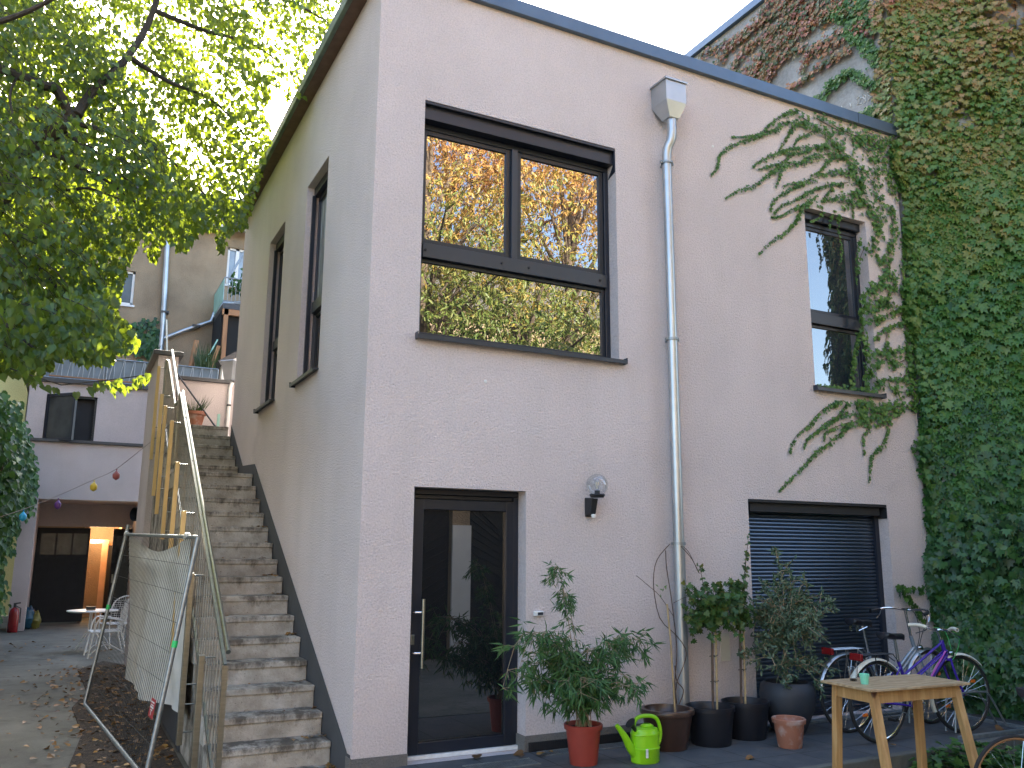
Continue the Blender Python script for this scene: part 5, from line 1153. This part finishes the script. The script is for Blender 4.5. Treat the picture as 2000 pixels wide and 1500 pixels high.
# hanging ivy trail at the corner
P = []; T = []; N = []; S = []; b = MB(); tr_ = [tuple(f(u, v, -.05)) for u, v in ((1800, 1150), (1775, 1150), (1752, 1148), (1770, 1165), (1785, 1185), (1800, 1210))]
pts = interp(tr_, 26); b.tube([(p.x-NX, p.y+.9, p.z-GZ) for p in pts], .004, 5)
for p in pts:
    for k in range(3): P.append((p.x-NX+rnd.gauss(0, .02), p.y+.9-rnd.random()*.03, p.z-GZ+rnd.gauss(0, .02))); T.append((rnd.gauss(0, .6), 0, -1)); N.append((rnd.gauss(0, .3), -1, .3)); S.append(rnd.uniform(.04, .065))
b.build('trail_stem', 'stem_brown', ci); leafmesh('trail_leaves', P, T, N, S, LOBE, 'hedge_leaf', ci)
# autumn strands on the party wall above the roof
av = empty('autumn_creeper', (NX, 2, 6.5), 0, 'reddening creeper strands slanting across the grey wall above the roof', 'climbing plant')
P = []; T = []; N = []; S = []; b = MB()
def strand_wall(line, w, dens, leafsize=.062):
    pts = interp([s(1340+u*.33, v*.33, NX-.02) for u, v in line], 44)
    b.tube([(p.x-NX-.01, p.y-2, p.z-6.5) for p in pts], .008, 5)
    for i, p in enumerate(pts):
        for k in range(dens):
            q = rnd.gauss(0, w); P.append((-.02-rnd.random()*.06, p.y-2+q*.7+rnd.gauss(0, .03), p.z-6.5+q+rnd.gauss(0, .03))); T.append((-.25, rnd.gauss(.1, .5), -1)); N.append((-1, rnd.gauss(-.1, .3), .5)); S.append(leafsize*rnd.uniform(.7, 1.3))
SW = [([(1085, 60), (950, 60), (800, 110), (640, 240), (500, 400), (400, 470)], .10, 9), ([(1060, 140), (900, 200), (780, 280), (640, 300), (540, 380), (470, 480)], .09, 8),
      ([(980, 0), (800, 30), (640, 70), (560, 180), (440, 340), (360, 440)], .12, 9), ([(800, -20), (640, 10), (500, 110), (380, 190), (250, 270), (90, 330)], .07, 6),
      ([(640, -30), (560, 40), (430, 140), (330, 230), (250, 300), (180, 390)], .07, 6), ([(640, 30), (560, 150), (450, 230), (350, 300), (280, 400)], .08, 7),
      ([(980, 290), (870, 350), (760, 430), (680, 490), (600, 545)], .035, 5), ([(1100, 180), (960, 190), (860, 290), (760, 310), (690, 400)], .06, 5), ([(700, 180), (560, 260), (440, 380), (400, 440)], .08, 6),
      ([(900, 30), (760, 130), (620, 190), (520, 320)], .10, 7), ([(540, -30), (470, 60), (380, 170), (140, 300)], .06, 4), ([(740, 60), (600, 200), (480, 280)], .12, 7)]
for l, w, d in SW: strand_wall(l, w*.50, max(4, int(d*.95)))
leafmesh('foliage', P, T, N, S, LOBE, 'autumn_leaf', av); b.build('stem', 'vine_stem', av)
P = []; T = []; N = []; S = []; b = MB()
for l, w, d in (([(1150, 490), (1060, 490), (1040, 450), (960, 430), (900, 470), (850, 530), (790, 600)], .03, 4), ([(1180, 640), (1120, 660), (1070, 695)], .025, 4), ([(1110, 90), (1010, 150), (980, 210), (1080, 270), (1120, 360)], .08, 9), ([(1080, 20), (940, 60), (880, 90)], .07, 6)): strand_wall(l, w, d*2, .055)
leafmesh('green_foliage', P, T, N, S, LOBE, 'facade_leaf', av); b.build('green_stem', 'vine_stem', av)
# creeper fanning over the pink facade
fc = empty('facade_creeper', (6.2, 0, 4), 0, 'light green creeper fanning out in long strands over the right end of the pink facade', 'climbing plant')
P = []; T = []; N = []; S = []; b = MB(); OFF = Vector((6.2, 0, 4))
def strand(line, org, sc_, w=.018, dens=5, size=.037, taper=True, y=-.012):
    pts = interp([f(org[0]+u*sc_, org[1]+v*sc_, y) for u, v in line], max(24, int(len(line)*8)))
    n = len(pts); b.tube([p-OFF for p in pts], [.0045-.0033*i/n for i in range(n)], 5)
    L_ = sum((pts[i+1]-pts[i]).length for i in range(n-1)); cnt = int(L_*dens*28)
    for _ in range(cnt):
        t = rnd.random(); i = min(int(t*(n-1)), n-2); p = pts[i].lerp(pts[i+1], t*(n-1)-i); k = (1-.72*t) if taper else 1
        P.append((p.x-OFF.x+rnd.gauss(0, w*k), y-rnd.random()*.035*k, p.z-OFF.z+rnd.gauss(0, w*k)-.005)); T.append((rnd.gauss(-.15, .55), rnd.gauss(-.15, .2), -1)); N.append((rnd.gauss(0, .25), -1, rnd.gauss(.55, .2))); S.append(size*rnd.uniform(.65, 1.25)*(.45+.55*k))
A = ((1340, 0), .33); B_ = ((1380, 380), .38667)
for l, w in (([(720, 745), (600, 722), (510, 770), (440, 795), (380, 820), (290, 850), (220, 890), (190, 940), (180, 990), (150, 1030)], .022),
          ([(660, 660), (600, 665), (540, 700), (490, 740), (430, 790), (350, 805), (270, 808)], .016), ([(700, 720), (640, 745), (600, 800), (570, 850), (550, 890)], .016), ([(780, 760), (700, 800), (660, 820), (635, 855)], .016),
          ([(900, 860), (800, 870), (720, 890), (640, 905), (560, 900), (480, 930), (420, 960), (400, 985)], .030), ([(880, 900), (760, 930), (680, 960), (600, 975), (540, 995), (490, 1030), (430, 1075), (370, 1110), (300, 1130), (235, 1168)], .026),
          ([(640, 900), (560, 960), (480, 985), (430, 1000)], .014), ([(960, 930), (880, 925), (820, 970), (790, 1010), (735, 1040)], .016), ([(840, 860), (760, 870), (660, 870), (600, 880), (545, 900)], .018),
          ([(980, 1030), (880, 1015), (800, 1040), (700, 1075), (630, 1110), (560, 1150), (510, 1200), (498, 1245)], .026), ([(700, 1085), (640, 1080), (575, 1097)], .014),
          ([(960, 1080), (860, 1090), (780, 1110), (700, 1150), (640, 1185), (560, 1215), (520, 1260)], .018), ([(1000, 1140), (900, 1170), (800, 1190)], .03), ([(780, 1150), (720, 1200), (680, 1220), (620, 1240), (560, 1275), (500, 1282)], .018),
          ([(730, 1190), (680, 1240), (650, 1300), (620, 1340), (570, 1385), (500, 1430), (430, 1500)], .022), ([(560, 1010), (545, 1060), (530, 1110)], .01), ([(870, 1110), (820, 1160), (810, 1200)], .014)): strand(l, *A, w=w)
for l, w in (([(680, 690), (740, 730), (820, 790), (880, 850), (940, 920), (990, 1000), (1020, 1080), (1060, 1160), (1080, 1250)], .055), ([(770, 700), (880, 760), (980, 810), (1060, 880), (1110, 960), (1140, 1060)], .06), ([(880, 745), (990, 800), (1080, 830), (1150, 900), (1190, 1000), (1210, 1120)], .065),
             ([(1000, 800), (1120, 840), (1190, 900), (1215, 1000), (1225, 1150)], .05), ([(900, 900), (1000, 980), (1090, 1060), (1140, 1180), (1150, 1300)], .06), ([(1060, 780), (1150, 810), (1210, 860), (1235, 960)], .05), ([(940, 1000), (1040, 1100), (1000, 1180), (900, 1200)], .05)): strand(l, *A, w=w*1.1, dens=4.3, taper=False, size=.043)
for l, w, d in (([(790, 40), (850, 100), (860, 180), (840, 260), (870, 320)], .05, 11), ([(920, 60), (940, 160), (930, 260), (900, 360), (940, 420)], .045, 10), ([(990, 200), (1000, 300), (985, 400), (1000, 520)], .035, 10),
               ([(960, 420), (920, 500), (880, 560), (820, 580)], .04, 8), ([(1010, 480), (960, 480), (900, 460), (820, 455)], .020, 6), ([(990, 560), (930, 600), (860, 620), (800, 640)], .022, 6), ([(1000, 600), (900, 540), (830, 540), (785, 590)], .03, 7),
               ([(800, 260), (760, 360), (755, 380)], .016, 5), ([(900, 400), (850, 470), (800, 500), (785, 560), (780, 650), (800, 760), (800, 860)], .022, 8), ([(1000, 640), (940, 660), (880, 690), (840, 730)], .014, 5), ([(920, 660), (905, 740), (900, 780)], .010, 4),
               ([(1020, 700), (1010, 780), (940, 790), (860, 790), (810, 800)], .028, 8), ([(1030, 820), (960, 850), (900, 830), (850, 870), (810, 900), (800, 980)], .035, 9), ([(1030, 880), (980, 930), (900, 940), (840, 980), (800, 1000)], .032, 9), ([(1040, 980), (1000, 1000), (930, 980)], .03, 7),
               ([(1040, 1075), (960, 1070), (880, 1080), (800, 1060), (760, 1050)], .035, 11), ([(920, 1050), (860, 1110), (800, 1130), (770, 1070)], .04, 11), ([(980, 1090), (900, 1130), (860, 1150)], .022, 6),
               ([(1010, 500), (1000, 620), (1015, 720), (1020, 850), (1035, 960), (1040, 1080)], .03, 10)): strand(l, *B_, w=w, dens=d*.52, taper=False, size=.045)
for l, w in (([(690, 1040), (640, 1055), (570, 1100), (520, 1160), (460, 1210), (430, 1260), (420, 1300)], .016), ([(790, 1110), (700, 1110), (620, 1140), (560, 1190), (510, 1230), (493, 1275)], .018), ([(800, 1130), (720, 1160), (680, 1200), (610, 1260), (540, 1310), (490, 1370), (430, 1430), (362, 1497)], .022),
             ([(720, 1150), (650, 1175), (600, 1200), (592, 1240)], .014), ([(795, 1120), (820, 1180), (790, 1220), (795, 1310)], .022), ([(925, 1130), (910, 1200), (880, 1270), (830, 1320), (825, 1380), (820, 1450)], .020), ([(715, 1050), (650, 1130), (600, 1170), (545, 1200)], .014),
             ([(780, 20), (740, 60), (740, 120)], .012), ([(1035, 1265), (1050, 1310), (1070, 1340)], .014)): strand(l, *B_, w=w)
for l, w in (([(560, 60), (585, 80), (560, 120), (520, 135)], .012), ([(640, 80), (625, 120), (620, 170)], .016), ([(665, 110), (660, 160), (668, 220), (680, 300), (668, 350)], .014), ([(770, 230), (755, 300), (752, 380), (755, 450)], .014)): strand(l, *B_, w=w, y=.02, dens=4)
for l, w in (([(548, 968), (600, 975), (680, 985), (760, 1000)], .02), ([(770, 700), (750, 760), (742, 840), (735, 930), (740, 990)], .02)): strand(l, *B_, w=w, y=.05, dens=9, taper=False)
b.build('stem', 'vine_stem', fc); leafmesh('foliage', P, T, N, S, LOBE, 'facade_leaf', fc)
# ground cover between kerb and yard, lower right
P = []; T = []; N = []; S = []
for i in range(3800):
    x = rnd.uniform(3.9, 6.7); y = rnd.uniform(-2.6, -1.42); hgt = .30*(.5+.5*math.sin(x*4+y*3))*rnd.random()
    if x < 4.5+.3*math.sin(y*5): continue
    P.append((x, y, GZ+.02+hgt)); T.append((rnd.gauss(0, 1), rnd.gauss(0, 1), .2)); N.append((rnd.gauss(0, .4), rnd.gauss(-.2, .4), 1)); S.append(rnd.uniform(.04, .085))
tag(leafmesh('ground_cover', P, T, N, S, LOBE, 'hedge_leaf'), 'low green ground ivy between the terrace kerb and the road bicycle', 'ground cover', None, 'stuff')
# fallen leaves
P = []; T = []; N = []; S = []
def lit(x, y, z, a=.03, c=.075): P.append((x, y, z+.008)); T.append((rnd.gauss(0, 1), rnd.gauss(0, 1), rnd.gauss(0, .15))); N.append((rnd.gauss(0, .3), rnd.gauss(0, .3), 1)); S.append(rnd.uniform(a, c))
for i in range(1000): lit(-1.0-abs(rnd.gauss(0, .55)), rnd.uniform(-1.2, 9), GZ)
for i in range(160): lit(rnd.uniform(-3.2, -1), rnd.uniform(-1, 14), GZ)
for i, (y, z) in enumerate(zip(ys_, zs_)):
    for k in range(rnd.choice((0, 3, 8, 14))): lit(-.02-abs(rnd.gauss(0, .09)), y+rnd.uniform(.08, .28), z+.004, .02, .05)
    for k in range(2): lit(rnd.uniform(-.9, -.05), y+rnd.uniform(.05, .28), z+.002, .015, .035)
for (x, y) in ((1.40, -.10), (1.36, -.16), (1.62, -.13), (1.0, -.08), (2.0, -.10), (1.5, -.2), (4.4, -1.2), (3.0, -1.0), (5.9, -1.1)): lit(x, y, .01, .05, .09)
tag(leafmesh('fallen_leaves', P, T, N, S, HEART, 'dead_leaf'), 'brown fallen leaves strewn on the soil, yard and stair treads', 'leaves', None, 'stuff')
# ================================================================ big linden at the left
def project(p):
    q = Vector(p)-CAM; w_ = q.dot(fw); return (1000+FPX*q.dot(RT)/w_, 750-FPX*q.dot(UP)/w_)
POLY = [(-900, -900), (760, -900), (700, -120), (688, 0), (640, 70), (622, 110), (605, 150), (585, 215), (560, 190), (535, 165), (515, 215), (530, 265), (512, 330), (495, 390), (480, 450), (455, 445), (430, 495), (415, 450), (385, 450), (358, 498), (330, 470), (318, 470), (300, 520), (275, 470), (250, 510), (238, 560), (225, 612), (262, 640), (272, 676), (225, 690), (215, 708), (150, 706), (120, 690), (92, 720), (60, 745), (40, 728), (-20, 735), (-900, 800)]
LOWB = [(60, 740), (100, 755), (150, 764), (200, 735), (255, 738), (300, 725), (296, 742), (250, 762), (216, 772), (170, 768), (110, 765), (60, 755)]
def inside(poly, x, y):
    r = False; j = len(poly)-1
    for i in range(len(poly)):
        xi, yi = poly[i]; xj, yj = poly[j]
        if (yi > y) != (yj > y) and x < (xj-xi)*(y-yi)/(yj-yi)+xi: r = not r
        j = i
    return r
lt = empty('linden_tree', (-4.9, 1.6, GZ), 0, 'big linden tree overhanging the yard from the left with sunlit drooping foliage', 'tree')
O = Vector((-4.9, 1.6, GZ)); tk = MB(); tw = MB()
def D(u, v, d): return dep(u, v, d)-O
fork = D(-150, 560, 8.2)
tk.tube(interp([(0, 0, 0), (.1, .05, 1.5), (.4, .3, 3.2), fork], 14), [.30-.011*i for i in range(14)], 14)
tk.tube(interp([fork, D(-30, 420, 8.1), D(21, 343, 8), D(45, 308, 8), D(77, 276, 8), D(115, 252, 8), D(150, 225, 8)], 22), [.135-.0038*i for i in range(22)], 12)
tk.tube(interp([D(150, 225, 8), D(180, 180, 8.2), D(250, 110, 8.5), D(300, 20, 8.8), D(330, -120, 9)], 14), [.05-.002*i for i in range(14)], 8)
tk.tube(interp([D(140, 232, 8), D(110, 175, 7.9), D(87, 168, 7.8), D(35, 147, 7.7), D(-40, 125, 7.6), D(-200, 110, 7.4)], 16), .045, 8)
for pts, r0_, r1_ in (([D(80, 297, 8), D(122, 308, 8), D(165, 332, 8.1), D(210, 354, 8.3), D(270, 400, 8.6)], .03, .010), ([D(38, 346, 8), D(85, 352, 7.9), D(130, 371, 7.8), D(175, 368, 7.8), D(240, 392, 8)], .024, .008),
                    ([D(150, 241, 8), D(217, 259, 8.2), D(280, 280, 8.4), D(336, 315, 8.8), D(400, 380, 9.2)], .028, .008), ([D(130, 262, 8), D(190, 300, 8.2), D(240, 345, 8.5), D(330, 420, 9)], .022, .006),
                    ([D(250, 110, 8.5), D(330, 160, 9), D(420, 200, 9.6), D(500, 290, 10)], .03, .006), ([D(300, 20, 8.8), D(400, 60, 9.4), D(500, 90, 10), D(590, 160, 10.4)], .03, .006),
                    ([D(320, -60, 9), D(450, -40, 9.5), D(600, 20, 10), D(660, 60, 10.2)], .03, .006), ([D(-30, 420, 8.1), D(40, 480, 7.6), D(110, 560, 7.2), D(190, 630, 7)], .035, .008),
                    ([D(-40, 300, 7.4), D(-60, 560, 6.6), D(20, 640, 6.3), D(90, 700, 6.2)], .03, .006), ([D(-200, 110, 7.4), D(-60, 60, 7.2), D(60, 20, 7), D(200, -60, 7)], .04, .010), ([D(35, 147, 7.7), D(20, 200, 7.5), D(60, 330, 7.3)], .014, .006)):
    tk.tube(interp(pts, 16), [r0_+(r1_-r0_)*i/15 for i in range(16)], 7)
tk.build('trunk', 'bark', lt, True)
LIMB = [(q*.1*150-0, 415-q*.1*195) for q in range(11)]+[(150+q*15, 225-q*20) for q in range(8)]+[(q*16, 133+q*7) for q in range(9)]+[(80+q*18, 297+q*9) for q in range(9)]
P = []; T = []; N = []; S = []; tries = 0; ns = 0
def cn(p): return math.sin(p.x*2.3+p.y*1.1)+math.sin(p.z*2.7-p.x*1.2+1)+math.sin(p.y*2.1+p.z*1.7+2)
while ns < 2250 and tries < 60000:
    tries += 1; u = rnd.uniform(-380, 690); v = rnd.uniform(-360, 700)
    if (u < -60 or v < -60) and rnd.random() < .62: continue
    if not inside(POLY, u, v): continue
    d0 = 6.4+max(0, u)/690*2.6+ (1.0 if v < 200 else 0); d = d0+rnd.random()**1.2*4.6
    if v > 560: d = rnd.uniform(5.8, 8.2)
    if v > 470 and u > 220: d = rnd.uniform(8, 10.5)
    p0 = dep(u, v, d)
    c_ = cn(p0)
    if c_ < -1.25 or (v < 330 and u > 60 and c_ < -.7): continue
    if d < 8.3 and any(abs(u-a_)+abs(v-b_) < 34 for a_, b_ in LIMB): continue
    if u > 330 and v < 330 and rnd.random() < .2: continue
    ns += 1; L_ = rnd.uniform(.45, .95); a = rnd.uniform(-.9, 1.0); dr = Vector((math.cos(a)*.75, math.sin(a)*.55, -rnd.uniform(.25, .9))).normalized()
    p1 = p0+dr*L_*.5+Vector((0, 0, .05)); p2 = p0+dr*L_+Vector((0, 0, -.18*L_))
    pts = interp([p0, p1, p2], 8); kept = 0
    for k in range(8):
        for m_ in range(3 if k else 2):
            q = pts[k]+rv(.055); uu, vv = project(q)
            if not inside(POLY, uu, vv): continue
            kept += 1; P.append(tuple(q-O)); T.append((rnd.gauss(dr.x*.3, .5), rnd.gauss(0, .5), -.95)); N.append((rnd.gauss(0, .55), rnd.gauss(-.35, .6), rnd.gauss(.6, .35))); S.append(rnd.uniform(.040, .072))
    if kept > 18: tw.tube([q-O for q in pts[:6]], [.0042-.0005*i for i in range(6)], 4, caps=False)
# low hanging spray across the annex roof line
for i in range(150):
    u = rnd.uniform(60, 300); v = rnd.uniform(722, 772)
    if not inside(LOWB, u, v): continue
    P.append(tuple(dep(u, v, 6+rnd.random()*.3)-O)); T.append((rnd.gauss(.3, .5), 0, -.8)); N.append((0, rnd.gauss(-.5, .4), .7)); S.append(rnd.uniform(.038, .062))
tw.tube([D(20, 720, 6.2), D(120, 752, 6.1), D(215, 742, 6.1), D(290, 732, 6.1)], .004, 4)
tw.build('twig', 'bark', lt); leafmesh('crown', P, T, N, S, HEART, 'linden_leaf', lt)
# ================================================================ opposite side of the yard (mirrored in the panes)
BY = -7.35; bn = empty('barn', (4, BY, GZ), 0, 'old shed wall with arched black gates and a whitewashed pier facing the pink house', 'building')
V0 = 2*(RD-.03)-BY; xa, xb = f(884, 1180, V0).x-4, f(912, 1180, V0).x-4
xm = (xa+xb)/2; pw = .17
b = MB(); b.box(-8, -3.4, -.3, 0, 2.9, 3.5); b.box(xm-pw, xm+pw, -.3, 0, 0, 2.95); b.box(-3.4, 9, -.3, 0, 2.75, 3.5); b.box(xm+pw+2.4, 9, -.3, 0, 0, 2.75); b.box(-3.4, xm-pw-2.4, -.3, 0, 0, 2.75) if xm-pw-2.4 > -3.4 else None
b.build('wall', 'beige_stucco', bn)
b = MB(); b.box(xm-pw-.01, xm+pw+.01, .003, .05, -.0, 2.3); b.build('pier', 'white_paint', bn)
for sx in (-1, 1):
    x0 = xm+sx*(pw+1.2); b = MB(); b.box(x0-1.2, x0+1.2, -.22, -.16, 0, 2.75)
    for k in range(14):
        t = -1.15+k*.17
        for q in (-1, 1): b.bar((x0+q*.02+q*abs(t)*.5, -.15, .3+k*.15), (x0+q*1.15, -.15, .3+k*.15+.5), .015, .02)
    b.build('gate', 'door_dark', bn)
b = MB(); b.add([(-8.2, .35, 3.45), (9.2, .35, 3.45), (9.2, -2.6, 4.6), (-8.2, -2.6, 4.6)], [(0, 1, 2, 3)]); b.build('roof', 'roof_tile', bn)
oh = empty('opposite_house', (5, -21, GZ), 0, 'ochre brick house behind the autumn trees, seen only as a reflection', 'building')
b = MB(); b.box(-5.5, 0.4, -5, 0, 0, 9.5); b.build('wall', 'lit_plaster', oh); b = MB(); b.prism([(-5.9, 9.5), (.8, 9.5), (-2.5, 11.8)], 5.2, 1, -5.1); b.build('roof', 'roof_tile', oh)
def autumn_tree(x, y, h, r, n, zlo, label):
    o = empty('autumn_tree', (x, y, GZ), 0, label, 'tree', 'autumn trees across the yard'); b = MB()
    b.tube(interp([(0, 0, 0), (.15, 0, h*.3), (-.1, .1, h*.55), (.1, 0, h*.85)], 12), [.30-.022*k for k in range(12)], 10)
    P = []; T = []; N = []; S = []; cl = []
    for i in range(34):
        a = rnd.uniform(0, 6.28); z = rnd.uniform(zlo, h); rr_ = r*math.sqrt(max(.05, 1-((z-(zlo+h)/2)/((h-zlo)*.56))**2))*rnd.uniform(.35, 1)
        c = Vector((math.cos(a)*rr_, math.sin(a)*rr_, z)); z0 = min(h*.8, z*.75); b.tube(interp([(0, 0, z0), c*.5+Vector((0, 0, z0*.5+.3)), c], 8), [.07-.008*k for k in range(8)], 6); cl.append(c)
    b.build('trunk', 'warm_bark', o, True)
    for i in range(n//9):
        c = rnd.choice(cl)+rv(.80); 
        dv = rv(1); dv.z *= .4; dv.normalize()
        for k in range(9):
            P.append(tuple(c+dv*(k//2)*.07+rv(.03))); T.append(tuple(dv*.5+rv(.5)+Vector((0, 0, -.5)))); N.append((rnd.gauss(0, .5), rnd.gauss(.5, .5), .8)); S.append(rnd.uniform(.09, .17))
    leafmesh('crown', P, T, N, S, OVAL, 'far_leaf', o)
autumn_tree(5.0, -11.5, 13.6, 3.3, 38000, 3.2, 'golden leaved tree opposite the large front window')
autumn_tree(9.6, -12.4, 14.0, 3.3, 38000, 3.2, 'orange and green tree opposite the downpipe')
autumn_tree(-1.5, -14.0, 11.5, 2.8, 7000, 3.2, 'green and yellow tree behind the viewer to the left')
lh = empty('shade_tenement', (-8.2, 9, GZ), 0, 'unseen rendered tenement added beyond the left garden wall to shade the side wall', 'building')  # out of view, added to cut the sky light on the side wall
b = MB(); b.box(-5, 0, -9, 9, 0, 14.5); b.build('wall', 'beige_stucco', lh); b = MB(); b.prism([(.5, 14.5), (-5.5, 14.5), (-2.5, 17)], 18.6, 1, -9.3); b.build('roof', 'roof_tile', lh)
autumn_tree(7.3, -15.5, 16.5, 4.6, 40000, 3.0, 'tallest spreading autumn tree behind the other trees')
autumn_tree(7.2, -10.6, 8.4, 2.6, 16000, 2.4, 'low green leaved tree between the two taller autumn trees')
ph = empty('bounce_tenement', (4, -27, GZ), 0, 'broad tenement added on the far side of the block, its sunlit front bouncing light onto the pink facade', 'building')  # added as a sunlit surface that brightens the front wall
b = MB(); b.box(-26, 26, -8, 0, 0, 12.5); b.build('wall', 'beige_stucco', ph); b = MB(); b.prism([(-26.5, 12.5), (26.5, 12.5), (24, 15), (-24, 15)], 8.6, 1, -8.3); b.build('roof', 'roof_tile', ph)
# ================================================================ sky, sun
W = bpy.data.worlds.new('World'); sc.world = W; W.use_nodes = True; nt = W.node_tree
sky = nt.nodes.new('ShaderNodeTexSky'); sky.sky_type = 'NISHITA'; sky.sun_disc = False
SD = Vector((.17, .86, .50)).normalized(); sky.sun_elevation = math.asin(SD.z); sky.sun_rotation = math.atan2(SD.x, SD.y)
sky.air_density = 1.0; sky.dust_density = 2.5; sky.ozone_density = 1.0
nt.links.new(sky.outputs[0], nt.nodes['Background'].inputs[0]); nt.nodes['Background'].inputs[1].default_value = .12
sl = bpy.data.lights.new('sun', 'SUN'); sl.energy = 4.0; sl.angle = R_(.5); sl.color = (1, .93, .80)
so = bpy.data.objects.new('sun', sl); COL.objects.link(so); so.rotation_euler = SD.to_track_quat('Z', 'Y').to_euler(); so.location = (0, 0, 30)
sc.view_settings.view_transform = 'Standard'; sc.view_settings.look = 'None'; sc.view_settings.exposure = 2.95; sc.view_settings.gamma = 1
sc.render.engine = 'CYCLES'; sc.cycles.max_bounces = 8; sc.cycles.transparent_max_bounces = 12; sc.cycles.caustics_reflective = False; sc.cycles.caustics_refractive = False
